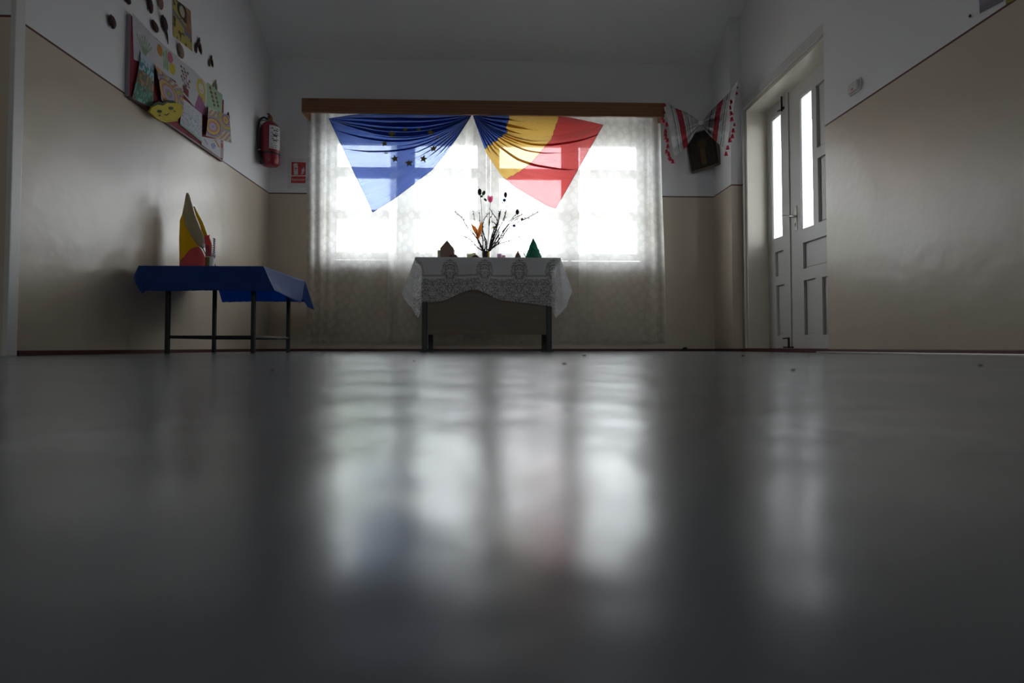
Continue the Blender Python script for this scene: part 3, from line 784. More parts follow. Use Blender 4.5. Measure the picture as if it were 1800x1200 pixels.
# crumbly mounds
def mound(px0, px1, pt, y, label):
    x0, x1 = gp(px0, y), gp(px1, y); h = P(px0, pt, y=y).z-ZD; bm = nb(); cx = (x0+x1)/2; r = (x1-x0)/2
    bmesh.ops.create_icosphere(bm, subdivisions=4, radius=1)
    for v in bm.verts:
        n_ = 1+.18*mnoise.noise(v.co*4+Vector((cx*9, 0, 0)))+.1*mnoise.noise(v.co*13)
        v.co = Vector((cx+v.co.x*r*n_, y+v.co.y*r*n_, ZD+max(0, v.co.z)*h*n_))
    return tag(obj('dry_moss_mound', bm, 'soil', None, True), label, 'decoration')
mound(788, 806, 446.8, 4.86, 'low red-brown crumbly mound in front of the card house')
mound(828.5, 842.7, 447.8, 4.86, 'low red-brown crumbly mound just left of the vase')
def trough(px0, px1, pt, y, m, name, label, taper=.8):
    x0, x1 = gp(px0, y), gp(px1, y); zt_ = P(px0, pt, y=y).z; cx = (x0+x1)/2; r = (x1-x0)/2
    bm = nb(); prof = []
    o_ = [(-r*taper, ZD), (r*taper, ZD), (r, zt_), (-r, zt_)]; i_ = [(-r*taper+.003, ZD+.003), (r*taper-.003, ZD+.003), (r-.003, zt_), (-r+.003, zt_)]
    def q(s, k): return [bm.verts.new((cx+sx*s[k][0], y+.03+sy*s[k][0]*.8, s[k][1])) for sx, sy in ((1, 1), (-1, 1), (-1, -1), (1, -1))]
    a, b, c, d = q(o_, 1), q(o_, 2), q(i_, 2), q(i_, 1)
    bm.faces.new(a[::-1]); bm.faces.new(d)
    for A_, B_ in ((a, b), (b, c), (c, d)):
        for i in range(4): bm.faces.new((A_[i], A_[(i+1) % 4], B_[(i+1) % 4], B_[i]))
    return tag(obj(name, bm, m), label, 'box')
trough(820.3, 834, 446, 5.02, 'pale_green', 'paper_tray', 'pale cream folded paper tray behind the mound left of the vase')
trough(830.5, 836, 443.8, 5.10, 'yleaf', 'paper_tray', 'small yellowish paper cup behind the cream tray left of the vase', .85)
trough(873.8, 881.4, 445.5, 4.90, 'pale_pink', 'paper_tray', 'pink paper cup just right of the vase', .92)
trough(881.8, 888.4, 447.8, 4.93, 'pale_pink', 'paper_tray', 'small pale pink tray beside the pink cup', .7)
# small triangular card
yy = 4.86; x0, x1 = gp(903, yy), gp(918, yy); bm = nb(); za = P(910, 438.5, y=yy).z; xm = (x0+x1)/2-.001
a = [bm.verts.new(q) for q in ((x0, yy, ZD), (x1, yy, ZD), (xm, yy+.004, za))]; b = [bm.verts.new(q) for q in ((x0, yy+.06, ZD), (x1, yy+.06, ZD), (xm, yy+.056, za))]
bm.faces.new(a[::-1]); bm.faces.new(b)
for i in range(3): bm.faces.new((a[i], a[(i+1) % 3], b[(i+1) % 3], b[i]))
tt_ = thing('card_tent', (xm, yy+.03, ZD), 'small brown triangular card hut left of the green tree', 'model house')
obj('walls', bm, 'brown_card', tt_)
bm = nb(); lathe(bm, (xm, yy-.002, ZD+.001), [(.021, 0), (.021, .003)], 20, Vector((0, -1, 0)))
for v in bm.verts:
    v.co.z = ZD+.0005+max(0, v.co.z-ZD-.001)*.55
obj('doorway', bm, 'black', tt_)
sl = sil('leaning_card', [(443, 919.5), (451, 923.3)], [(443, 920.6), (451, 924.6)], lambda u, v: 4.90+.01*u, 'paper', rows=2, cols=2, thick=.001)
tag(sl, 'thin white card strip leaning between the triangular hut and the green tree', 'card')
# green crepe tree
yy = 4.88; cx = gp(938.5, yy); zt_ = P(937, 418.7, y=yy).z; hh = zt_-ZD; rb = (gp(951, yy)-gp(926, yy))/2*1.14
bm = nb(); prof = []; nlay = 9
for i in range(nlay*4+1):
    k = i/(nlay*4); r = rb*(1-k)**.86*(1+.05*(1-(i % 4)/3))+.003
    prof.append((r, k*hh))
lathe(bm, (cx, yy, ZD), prof, 48)
for v in bm.verts:
    d = Vector((v.co.x-cx, v.co.y-yy, 0)); k = mnoise.noise(Vector((v.co.x*70, v.co.y*70, v.co.z*45)))
    v.co += d*.30*k; v.co.x -= .006*(v.co.z-ZD)/hh
gt = thing('crepe_paper_tree', (cx, yy, ZD), 'dark green cone-shaped crepe paper tree at the right end of the lace cloth', 'model tree')
obj('cone', bm, 'green_crepe', gt, True)
# vase
yv = 4.95; vx = gp(854.3, yv); vr = (gp(861.6, yv)-gp(847.3, yv))/2; vh = P(854, 442, y=yv).z-ZD
vase = thing('vase', (vx, yv, ZD), 'small black and gold pot holding the branches on the lace cloth', 'vase')
vprof = [(vr*.72, 0), (vr*.80, vh*.1), (vr*.98, vh*.75), (vr, vh), (vr*.93, vh), (vr*.9, vh*.75), (vr*.6, vh*.15)]
bm = lathe(nb(), (vx, yv, ZD), vprof, 40)
vo = obj('pot', bm, ['black', 'brass'], vase, True)
for p in vo.data.polygons: p.material_index = 1 if math.atan2(p.center.y-yv, p.center.x-vx) > -1.15 and p.center.x > vx+.005 else 0
vo['label'] = 'pot, black in front and gold at the right'
# twigs
def cpx(p): return (790+p[0]/8.571, 320+p[1]/8.571)
def mid(pts, n=5):
    """Catmull-Rom through the points"""
    out = []; q = [pts[0]]+pts+[pts[-1]]
    for i in range(1, len(q)-2):
        for k in range(n):
            t = k/n; a, b, c, d = q[i-1], q[i], q[i+1], q[i+2]
            out.append(.5*((2*b)+(c-a)*t+(2*a-5*b+4*c-d)*t*t+(3*b-a-3*c+d)*t**3))
    out.append(q[-2]); return out
rnd = random.Random(21)
def twig_pts(path, dy):
    pts = []; n = len(path)
    for i, p in enumerate(path):
        px, py = cpx(p); k = i/(n-1); pts.append(P(px, py, y=yv+dy*k))
    base = Vector((vx+(pts[0].x-vx)*.45, yv+dy*.08, ZD+vh*.35))
    pts[0] = Vector((min(max(pts[0].x, vx-vr*.8), vx+vr*.8), yv, ZD+vh+.002))
    return mid([base]+pts)
def twig(path, dy, r0=.005, name='twig', label='thin dark bare twig standing in the vase at the window', knobs=True, group='bare twigs in the vase'):
    pts = twig_pts(path, dy); n = len(pts)
    bm = tube(nb(), pts, [lerp(r0, .0021, i/(n-1)) for i in range(n)], 6)
    if knobs:
        for i in range(3, n, 2):
            d = (pts[i]-pts[i-1]).normalized(); s = d.cross(Vector((0, 1, 0)))*rnd.choice((-1, 1))
            e = pts[i]+(s*.6+d).normalized()*rnd.uniform(.008, .02)
            tube(bm, [pts[i], e], [.0011, .0007], 4)
            ball(bm, e, rnd.uniform(.003, .0045), (1, 1, 1.5), 1)
    o = tag(obj(name, bm, 'twig'), label, 'twig', group); return o, pts
plain = [([(600, 1040), (690, 760), (740, 600), (760, 440), (820, 410)], .05), ([(610, 1040), (640, 860), (700, 700), (750, 450)], -.05),
         ([(600, 1050), (690, 940), (770, 820), (850, 700), (960, 560), (1100, 485)], .02), ([(500, 1040), (420, 980), (310, 860), (230, 820), (150, 790)], -.04),
         ([(500, 1030), (440, 900), (380, 790), (320, 730)], .04), ([(530, 1040), (560, 900), (500, 750), (510, 600), (560, 500), (610, 470)], .06),
         ([(590, 1040), (640, 800), (720, 590), (650, 470), (610, 400)], -.06), ([(510, 1000), (500, 860), (470, 700), (455, 450)], .05),
         ([(510, 1030), (430, 880), (330, 740), (250, 650), (190, 540), (80, 445)], .03), ([(500, 1020), (430, 850), (380, 570), (360, 430)], -.03),
         ([(560, 1030), (540, 900), (500, 700), (480, 600)], .07), ([(600, 1030), (680, 900), (780, 760), (900, 640), (1040, 535)], -.02),
         ([(580, 1030), (640, 900), (700, 700), (690, 620), (640, 600)], .01), ([(600, 1030), (700, 800), (800, 590), (850, 450), (890, 340), (1030, 240)], .04),
         ([(600, 1030), (680, 900), (780, 700), (820, 580), (855, 440)], -.01)]
for pth, dy in plain: twig(pth, dy)
twig([(620, 1040), (690, 950), (880, 890), (1010, 845), (1160, 800), (1320, 810)], -.03, label='long twig arching out low to the right over the green paper tree', group=None)
def budded(path, dy, bm_fn, label):
    t, pts = twig(path, dy, label=label, group=None); bm_fn(t, pts); return t
def bud(t, at, dy, r, m='bud', sc_=(1, 1, 1.6), name='bud'):
    px, py = cpx(at); o = obj(name, ball(nb(), P(px, py, y=yv+dy), r*1.3, sc_, 2), m, t, True); return o
def leafm(t, at, dy, L, W_, ang, m='leaf', name='leaf'):
    px, py = cpx(at); c = P(px, py, y=yv+dy); d = Vector((math.cos(ang), 0, math.sin(ang))); s = Vector((-d.z, 0, d.x))
    def fn(u, v):
        wv = W_*math.sin(PI*min(.98, max(.02, v)))**.8
        return c+d*(v-.5)*L+s*(u-.5)*wv+Vector((0, .25*abs(u-.5)*W_-.004, 0))
    return grid_obj(name, fn, 4, 8, m, t, thick=.0006)
t, p_ = twig([(520, 1060), (540, 900), (500, 820), (490, 560), (480, 330), (460, 180), (440, 65)], .0, .0022, 'rose_stem', 'tall stem with dark closed rosebud and green leaves, highest in the vase', False, None); t['category'] = 'flower'
bud(t, (456, 150), .0, .014, 'bud', (.95, .95, 1.65)); leafm(t, (517, 165), 0, .046, .028, 1.1); leafm(t, (484, 215), -.01, .024, .020, -.4); leafm(t, (541, 267), .0, .032, .02, -.8)
t, p_ = twig([(560, 1050), (590, 800), (600, 620), (618, 310)], -.02, .0028, 'tulip', 'pink tulip on a green stem near the top of the bouquet', False, None); t['category'] = 'flower'
t.data.materials.clear(); t.data.materials.append(M['leaf'])
for k, (dx, dyy, an) in enumerate(((-22, 0, .12), (20, 5, -.12), (0, 12, 0))):
    bm = nb(); px, py = cpx((616+dx, 250+dyy)); ball(bm, P(px, py, y=yv-.02-.004*(k == 2)), .019, (.62, .5, 1.45), 3)
    for v in bm.verts: v.co.x += (v.co.z-P(px, py, y=yv).z)*an*-1.2
    obj('petal', bm, 'petal', t, True)
leafm(t, (601, 610), -.02, .085, .012, 1.5); leafm(t, (625, 525), -.02, .024, .012, 1.2, 'yleaf')
t, _ = twig([(610, 1050), (720, 900), (800, 760), (920, 580), (1005, 480)], .02, label='twig topped by a dark red-brown bud, right of the bouquet', group=None); bud(t, (1024, 448), .02, .0125, 'bud', (1, 1, 1.5))
t, _ = twig([(590, 1030), (680, 800), (760, 500), (775, 350), (815, 290), (845, 200)], -.03, label='tall twig with a purple bud and a grey-blue bud, below the striped flag', group=None)
bud(t, (845, 190), -.03, .012, 'bud_purple', (1, 1, 1.6)); bud(t, (828, 272), -.03, .010, 'wire_blue', (1.2, 1, 1.1))
t, _ = twig([(640, 1030), (760, 900), (880, 700), (1060, 595), (1170, 540), (1340, 450)], .03, label='long slanting twig with a small red bud at the far right', group=None); bud(t, (1095, 560), .02, .0085, 'bud_red', (1.1, 1, 1))
t, _ = twig([(620, 1030), (740, 880), (860, 740), (960, 670)], -.02, label='short twig ending in a round violet bud', group=None); bud(t, (975, 657), -.02, .0095, 'bud_purple', (1.1, 1, 1))
t, _ = twig([(590, 1020), (650, 820), (668, 700)], .0, label='short middle twig with a small yellow leaf at its tip', group=None); leafm(t, (672, 682), 0, .026, .018, .5, 'yleaf'); leafm(t, (688, 915), 0, .022, .016, .3, 'yleaf')
t, _ = twig([(520, 1030), (440, 870), (425, 800)], -.04, name='paper_lily', label='orange paper flower with two pointed petals low on the left of the bouquet', group=None); t['category'] = 'flower'
def pet(pts, name='petal'):
    q = [cpx(p) for p in pts]; bm = nb(); c = [bm.verts.new(P(a, b, y=yv-.045-.004*(i % 3))) for i, (a, b) in enumerate(q)]
    f = bm.faces.new(c); r = bmesh.ops.extrude_face_region(bm, geom=[f]); bmesh.ops.translate(bm, vec=(0, .0012, 0), verts=[e for e in r['geom'] if isinstance(e, bmesh.types.BMVert)])
    return obj(name, bm, 'orange', t)
pet([(310, 605), (330, 650), (350, 715), (385, 770), (420, 850), (432, 790), (425, 720), (400, 680), (350, 640)])
pet([(490, 580), (455, 650), (430, 720), (432, 790), (440, 850), (470, 800), (492, 700)])
pet([(400, 770), (420, 850), (425, 872), (445, 850), (455, 790), (430, 760)])
for a in ((375, 738), (393, 770), (445, 740), (415, 755), (430, 800)): bud(t, a, -.052, .003, 'bud_red', (1, 1, 1), 'stamen')

# ================================================================== left children's table
LY0, LY1, LZ = 3.43, 4.19, .50
LX0, LX1 = P(243.5, 468, y=LY0).x, P(463, 468, y=LY0).x
LZ = P(350, 467.8, y=LY0).z
tb = thing('childrens_table', ((LX0+LX1)/2, (LY0+LY1)/2, 0), 'low square table with thin dark metal legs under the blue cloth', 'table')
obj('tabletop', box(nb(), LX0+.003, LX1-.003, LY0+.003, LY1-.003, LZ-.022, LZ-.003, .002), 'wood_dark', tb)
def lxp(px, y): return P(px, 560, y=y).x
ly0, ly1 = 3.52, 4.07
fx = (lxp(295, ly0), lxp(445.5, ly0)); bx_ = (lxp(377, ly1), lxp(507, ly1))
for x, yy in ((fx[0], ly0), (fx[1], ly0), (bx_[0], ly1), (bx_[1], ly1)):
    obj('leg', box(nb(), x-.011, x+.011, yy-.011, yy+.011, 0, LZ-.022, .003), 'metal_dark', tb)
sz = P(370, 592, y=ly0).z
def bar(a, b, z=None):
    z = z or sz; return obj('stretcher', tube(nb(), [(a[0], a[1], z), (b[0], b[1], z)], .009, 8), 'metal_dark', tb)
bar((fx[0]+.011, ly0), (fx[1]-.011, ly0)); bar((bx_[0]+.011, ly1), (bx_[1]-.011, ly1)); bar((fx[0], ly0+.011), (bx_[0], ly1-.011)); bar((fx[1], ly0+.011), (bx_[1], ly1-.011))
# blue cloth
cl = []
A_, B_, C_, D_ = Vector((LX0, LY0, LZ)), Vector((LX1, LY0, LZ)), Vector((LX1, LY1, LZ)), Vector((LX0, LY1, LZ))
def seg(a, b, n, f):
    for k in range(n+1): t_ = k/n; add(a.lerp(b, t_), f(t_))
zd = P(350, 511.5, y=LY0).z
wallx = XL+.012
seg(D_, A_+Vector((0, .02, 0)), 8, lambda k: Vector((max(wallx, LX0-.03), lerp(LY1, LY0+.05, k), lerp(LZ-.03, LZ-.06, k))))
add(A_, P(233.5, 488, y=LY0+.0)); add(A_, P(237, 497, y=LY0-.02)); add(A_, P(246, 513, y=LY0-.035)); add(A_, P(251, 517, y=LY0-.035)); add(A_+Vector((.002, 0, 0)), P(257, 511.5, y=LY0-.012))
seg(A_+Vector((.03, 0, 0)), B_-Vector((.02, 0, 0)), 10, lambda k: P(lerp(262, 446, k), 511.5+.6*math.sin(k*8), y=LY0-.012-.008*math.sin(k*7)))
add(B_-Vector((.008, 0, 0)), P(456, 512, y=LY0-.015)); add(B_, P(470, 513, y=LY0-.03)); add(B_, P(483, 510.5, y=LY0-.03)); add(B_+Vector((0, .01, 0)), P(486, 513, y=LY0+.06))
seg(B_+Vector((0, .03, 0)), C_-Vector((0, .03, 0)), 8, lambda k: P(lerp(488, 528, k), lerp(514, 532, k), y=lerp(LY0+.1, LY1-.06, k)))
add(C_-Vector((0, .01, 0)), P(530, 525, y=LY1-.03)); add(C_, P(540, 540, y=LY1+.01)); add(C_, P(553, 545, y=LY1+.06)); add(C_, P(545, 540, y=LY1+.09))
kx = (LX1-P(380, 520, y=LY1).x)/(LX1-LX0)
seg(C_-Vector((.01, 0, 0)), D_, 24, lambda k: Vector((lerp(LX1+.0, max(wallx, LX0), k), LY1+.02+.006*math.sin(k*8), (zd-.004+.003*math.sin(k*5)) if k < kx else LZ-.05)))
cum = [0]
for (a, b), (c, d) in zip(cl[-200:], cl[-199:]): pass
bl = cl
cum = [0]
for (a, b), (c, d) in zip(bl, bl[1:]): cum.append(cum[-1]+max((d-b).length, (c-a).length, .004))
def blue_fn(u, v):
    a, b, d = col_at(u); p = a.lerp(b, v); p.z += .002
    n_ = mnoise.noise(Vector((d*7, v*2.5, 3)))*.006*v
    p.z += .003*mnoise.noise(Vector((d*40, 0, 1)))*v
    return p+Vector((n_, n_, 0))
bc = grid_obj('blue_tablecloth', blue_fn, 420, 14, 'cloth_blue', thick=.001)
tag(bc, 'plain blue cloth with frayed pointed corners over the low table', 'tablecloth')
grid_obj('top_sheet', lambda u, v: Vector((lerp(LX0, LX1, u), lerp(LY0, LY1, v), LZ+.0018)), 8, 8, 'cloth_blue', bc)
bm = nb()
for k in range(150):     # frayed threads along the right-hand drop
    u = random.uniform(.44, .72); p = blue_fn(u, 1)
    tube(bm, [p+Vector((0, 0, .002)), p+Vector((random.uniform(-.004, .004), random.uniform(-.004, .004), -random.uniform(.004, .012)))], .0004, 3)
tag(obj('frayed_threads', bm, 'cloth_blue', bc), kind='stuff')

# ---- paper decoration on the blue table
LT = LZ+.003; dec = thing('paper_flower', (P(340, 466, y=3.85).x, 3.87, LT), 'tall folded paper decoration, yellow and red with a grey pointed tip, on the blue table', 'decoration')
def q6(p): return (330+p[1]/8, 280+p[0]/8)     # -> (py,px)
def side(pts): return [q6(p) for p in pts]
cv = lambda c, b: (lambda u, v: c-b*(1-(2*u-1)**2))
s = sil('yellow_sheet', side([(350, 240), (320, 380), (290, 455), (281, 700), (284, 1060), (286, 1098)]), side([(352, 240), (420, 480), (500, 640), (560, 840), (560, 1000), (560, 1098)]), cv(3.90, .015), 'y_paper', dec); s['label'] = 'yellow paper sheet'
s = sil('folded_tip', side([(382, 72), (372, 110), (350, 240), (335, 350), (362, 520), (440, 660), (520, 790), (595, 852)]), side([(405, 72), (428, 110), (462, 240), (500, 380), (555, 520), (610, 640), (640, 745), (610, 852)]), cv(3.86, .016), 'g_paper', dec, rows=40); s['label'] = 'grey translucent folded tip'
s = sil('yellow_strip', side([(478, 262), (520, 400), (570, 520), (622, 685)]), side([(498, 268), (560, 390), (610, 480), (680, 672)]), cv(3.93, .01), 'y_paper', dec); s['label'] = 'narrow yellow paper strip behind the tip'
s = sil('red_base', side([(520, 832), (440, 860), (385, 920), (345, 975), (300, 1010), (284, 1099)]), side([(560, 832), (590, 860), (615, 910), (640, 965), (643, 1020), (643, 1099)]), cv(3.84, .02), 'r_paper', dec); s['label'] = 'rounded red paper base'
s = sil('red_flap', side([(700, 662), (630, 682), (632, 760), (650, 860), (650, 980), (660, 1099)]), side([(712, 670), (700, 690), (738, 780), (746, 870), (750, 1000), (800, 1099)]), cv(3.92, .01), 'r_paper', dec); s['label'] = 'red paper flap behind the jar'
# ---- jar with pipe cleaners
yj = 3.78; jx0, jx1 = P(361, 460, y=yj).x, P(376.5, 460, y=yj).x; jx = (jx0+jx1)/2; jr = (jx1-jx0)/2; jh = P(368, 451.5, y=yj).z-LT
jar = thing('craft_jar', (jx, yj, LT), 'small jar with an olive label holding glittery sticks on the blue table', 'jar')
obj('cup', lathe(nb(), (jx, yj, LT), [(jr*.9, 0), (jr, .004), (jr, jh), (jr*.92, jh), (jr*.9, .006)], 28), 'paper', jar, True)
bm = nb()
n = 18
ra = [[bm.verts.new((jx+(jr+.0006)*math.cos(t), yj+(jr+.0006)*math.sin(t), LT+z)) for t in [PI*1.0+PI*.62*k/n for k in range(n+1)]] for z in (.012, jh-.004)]
for k in range(n): bm.faces.new((ra[0][k], ra[0][k+1], ra[1][k+1], ra[1][k]))
obj('label', bm, 'olive', jar)
def j(p, y_=yj): return P(280+p[0]/8, 330+p[1]/8, y=y_)
def stick(name, pts, r, m, label, cat='craft stick'):
    return tag(obj(name, tube(nb(), [j(p) for p in pts], r, 7), m), label, cat)
def fuzzy(name, a, b, r, m, label):
    a, b = j(a), j(b); bm = tube(nb(), [a, b], .0015, 6)
    L = (b-a).length; n = int(L/.004)
    for k in range(n):
        p = a.lerp(b, k/n); an = k*2.2; d = Vector((math.cos(an), math.sin(an), .15))*r
        ball(bm, p+d*.5, r*.55, (1, 1, .8), 1)
    return tag(obj(name, bm, m), label, 'craft stick')
fuzzy('pipe_cleaner', (768, 985), (775, 705), .0085, 'wire_blue', 'curly blue pipe cleaner upright at the right side of the jar')
fuzzy('pipe_cleaner', (705, 985), (685, 800), .0085, 'purple', 'dark pink pipe cleaner in the jar on the blue table')
fuzzy('pipe_cleaner', (672, 985), (660, 790), .006, 'metal_dark', 'dark pipe cleaner leaning left in the jar')
st = stick('spoon', [(690, 1010), (650, 930), (610, 850)], .003, 'metal_dark', 'dark spoon leaning left out of the jar with a round grey bowl', 'spoon')
obj('spoon_bowl', ball(nb(), j((612, 815)), .013, (1, .4, 1.3), 2), 'steel', st, True)
so = stick('glitter_stick', [(738, 990), (742, 800)], .0035, 'steel', 'straight silver stick standing behind the pipe cleaners')
pb = ball(nb(), j((765, 945)), .012, (1, 1, 1), 2)
for v in pb.verts: v.co += (v.co-j((765, 945)))*random.uniform(-.1, .5)
tag(obj('snowflake_pompom', pb, 'paper'), 'white pompom on the rim of the jar, below the blue pipe cleaner', 'pompom')

# ================================================================== fire extinguisher and its sign
ex = -1.985; ec = P(475, 250, x=ex); ey = ec.y; r = .082
ez0, ez1 = P(475, 292, x=ex).z, P(475, 212, x=ex).z
fe = thing('fire_extinguisher', (XL, ey, ez0), 'red fire extinguisher hung on the left wall beside the window corner', 'fire extinguisher')
hh = ez1-ez0
prof = [(.03, 0), (r*.8, .002), (r*.97, .018), (r, .04), (r, hh*.80), (r*.95, hh*.86), (r*.72, hh*.93), (r*.36, hh*.975), (.022, hh)]
obj('cylinder', lathe(nb(), (ex, ey, ez0), prof, 40), 'red_paint', fe, True)
bm = nb(); lathe(bm, (ex, ey, ez0+hh), [(.02, 0), (.02, .03), (.012, .035)], 16); obj('valve', bm, 'brass', fe)
bm = nb(); box(bm, ex-.01, ex+.01, ey-.06, ey+.02, ez0+hh+.036, ez0+hh+.046, .003); box(bm, ex-.009, ex+.009, ey-.055, ey+.015, ez0+hh+.014, ez0+hh+.022, .003); hd = obj('lever', bm, 'red_paint', fe)
hose = [Vector((ex-.02, ey-.01, ez0+hh+.012)), Vector((ex-.05, ey-.045, ez0+hh+.012)), Vector((ex-.075, ey-.07, ez0+hh-.05)), Vector((ex-.078, ey-.075, ez0+hh*.5)), Vector((ex-.07, ey-.08, ez0+hh*.26)), Vector((ex-.055, ey-.083, ez0+hh*.17))]
obj('hose', tube(nb(), mid(hose, 6), .009, 10), 'black', fe, True)
bm = nb(); lathe(bm, (ex-.058, ey-.088, ez0+hh*.27), [(.010, 0), (.011, .07), (.016, .12)], 14, Vector((.18, 0, -1)).normalized()); nz = obj('nozzle', bm, 'black', fe, True)
obj('nozzle_tip', ball(nb(), Vector((ex-.060, ey-.088, ez0+hh*.28)), .010), 'paper', fe, True)
obj('strap', lathe(nb(), (ex, ey, ez0+hh*.225), [(r*.9, 0), (r+.003, 0), (r+.003, .016), (r*.9, .016)], 40), 'black', fe)
bm = nb(); box(bm, XL, XL+.012, ey-.02, ey+.02, ez0+hh*.2, ez0+hh*.95, .002); box(bm, XL, ex-.02, ey-.012, ey+.012, ez0+hh+.0, ez0+hh+.01, .002); obj('bracket', bm, 'steel', fe)
def scrib(u, v):
    base = (.62, .62, .63)
    if .12 < u < .9:
        k = mnoise.noise(Vector((u*9, round(v*22)*3.1, 0)))
        if int(v*22) % 2 == 0 and k > -.05 and v > .04: return (.12, .12, .14)
    if .3 < u < .65 and (abs(v-.2) < .025 or abs(v-.42) < .035 or abs(v-.62) < .02): return (.08, .02, .03)
    return base
grid_obj('label', lambda u, v: Vector((ex+(r+.0015)*math.cos(-PI*.42+u*PI*.42), ey+(r+.0015)*math.sin(-PI*.42+u*PI*.42), ez0+hh*lerp(.84, .33, v))), 24, 60, 'drawn', fe, colour=scrib)

yS = YB-.004
def bp(px, py, o=0): return P(px, py, y=yS-o)
def flat(name, quad, m, parent, th=.002):
    bm = nb(); a = [bm.verts.new(q) for q in quad]; b = [bm.verts.new(q+Vector((0, th, 0))) for q in quad]; n = len(a)
    bm.faces.new(a); bm.faces.new(b[::-1])
    for i in range(n): bm.faces.new((a[i], a[(i+1) % n], b[(i+1) % n], b[i]))
    return obj(name, bm, m, parent)
sg = thing('extinguisher_sign', bp(522, 304), 'red sign reading Extinctor in a clear sleeve at the curtain edge', 'sign')
flat('sleeve', [bp(*q) for q in ((505.5, 278), (542, 278.5), (542, 330), (505, 330))], 'paper', sg)
flat('red_field', [bp(*q, .003) for q in ((512.5, 284.5), (537.5, 285.5), (537, 307.8), (512.2, 308))], 'sign_red', sg)
flat('red_field', [bp(*q, .003) for q in ((512, 310), (537, 309.8), (536.6, 321.8), (511.6, 321.5))], 'sign_red', sg)
icn = [(516.5, 307), (523.6, 307), (523.8, 292.5), (522.5, 290.8), (522.5, 289.4), (524.2, 288.3), (521.8, 287), (518.5, 286.3), (515, 289.5), (515.6, 291.2), (518, 289.7), (516.4, 292.5)]
p_ = flat('pictogram', [bp(*q, .005) for q in icn], "paper", sg); p_['label'] = 'white extinguisher symbol'
flat('pictogram_label', [bp(*q, .0065) for q in ((518.2, 294.7), (521.9, 294.7), (521.9, 297), (518.2, 297))], 'sign_red', sg, .001)
for k, (cx_, cy_) in enumerate(((531.4, 304.4), (532, 298.6), (532.8, 301.5))):
    pts = [(cx_-2.4, cy_+2), (cx_-1, cy_-2.6), (cx_+.2, cy_-1.6), (cx_+2.6, cy_-5), (cx_+2.2, cy_-.6), (cx_-.2, cy_+2)]
    flat('flame', [bp(*q, .005) for q in pts], 'paper', sg)
def text_obj(s, size, loc, m, parent, width):
    cu = bpy.data.curves.new('lettering', 'FONT'); cu.body = s; cu.size = size; cu.extrude = .0005; cu.align_x = 'CENTER'; cu.align_y = 'CENTER'
    to = bpy.data.objects.new('tmp_text', cu); COL.objects.link(to); bpy.context.view_layer.update()
    me = bpy.data.meshes.new_from_object(to.evaluated_get(bpy.context.evaluated_depsgraph_get())); bpy.data.objects.remove(to)
    xs = [v.co.x for v in me.vertices]; k = width/(max(xs)-min(xs))
    for v in me.vertices: v.co = Vector((loc.x+v.co.x*k, loc.y-v.co.z, loc.z+v.co.y*k))
    me.materials.clear(); return link('lettering', me, parent, [m])
text_obj('Extinctor', .05, bp(524.5, 315.6, .0055), 'paper', sg, bp(536, 315).x-bp(513, 315).x)
#SPLIT2

# ================================================================== picture wall on the left
XB = XL+.022
def lw(px, py, o=.0): return P(px, py, x=XL+o)
b0, b1 = lw(228, 100, .022), lw(393, 200, .022)
bz0, bz1 = lw(231, 170.5, .022).z, lw(229, 25, .022).z
print('board', b0.y, b1.y, bz0, bz1)
bd = thing('notice_board', (XL, (b0.y+b1.y)/2, bz0), 'red notice board covered with children\'s drawings on the left wall', 'notice board')
obj('panel', box(nb(), XL, XB, b0.y, b1.y, bz0, bz1, .001), 'board_red', bd)
bm = nb(); box(bm, XL, XB+.001, b0.y-.003, b0.y, bz0-.006, bz1+.002); obj('shaded_edge_strip', bm, 'concrete', bd)  # shadow on the board's near side is put into this darker grey
obj('frame', box(nb(), XL, XB+.003, b0.y, b1.y, bz0-.010, bz0, .002), 'maroon', bd)
# drawing helpers: every fn(u,v) -> rgb, u to the right, v down
W_ = (.55, .55, .57)
def ell(u, v, cx, cy, rx, ry): return ((u-cx)/rx)**2+((v-cy)/ry)**2 < 1
def seg_d(u, v, x0, y0, x1, y1):
    dx, dy = x1-x0, y1-y0; t = max(0, min(1, ((u-x0)*dx+(v-y0)*dy)/(dx*dx+dy*dy))); return math.hypot(u-x0-t*dx, v-y0-t*dy)
def nz_(u, v, s, k=0): return mnoise.noise(Vector((u*s, v*s, k)))
def d_plant(u, v):
    for i in range(7):
        if seg_d(u, v, .5, .78, .18+i*.11, .28+.12*abs(i-3)/3) < .022: return (.24, .33, .19)
    if .75 < v: return (.50, .49, .56)
    return tuple(c+.06*nz_(u, v, 4, 1) for c in (.52, .51, .57))
def d_floral(u, v):
    n1, n2 = nz_(u, v, 9, 2), nz_(u, v, 16, 5)
    if v < .12: return (.42, .55, .62)
    if v < .38: return (.07, .25, .26) if n1 > -.05 else (.42, .52, .60)
    if v < .66: return (.34, .24, .10) if n1 > .15 else (.24, .10, .07) if n2 > 0 else (.09, .20, .13)
    return (.05, .22, .15) if n2 > -.1 else (.20, .38, .30) if n1 > 0 else (.16, .07, .06)
def d_tulips(u, v):
    if ell(u, v, .20, .30, .13, .20): return (.50, .22, .03)
    if ell(u, v, .68, .27, .13, .20): return (.55, .15, .24)
    if ell(u, v, .80, .62, .15, .21): return (.55, .45, .02)
    for x in (.38, .48, .56):
        if seg_d(u, v, x, .15+abs(x-.48), x+.02, .8) < .026: return (.17, .40, .10)
    return W_
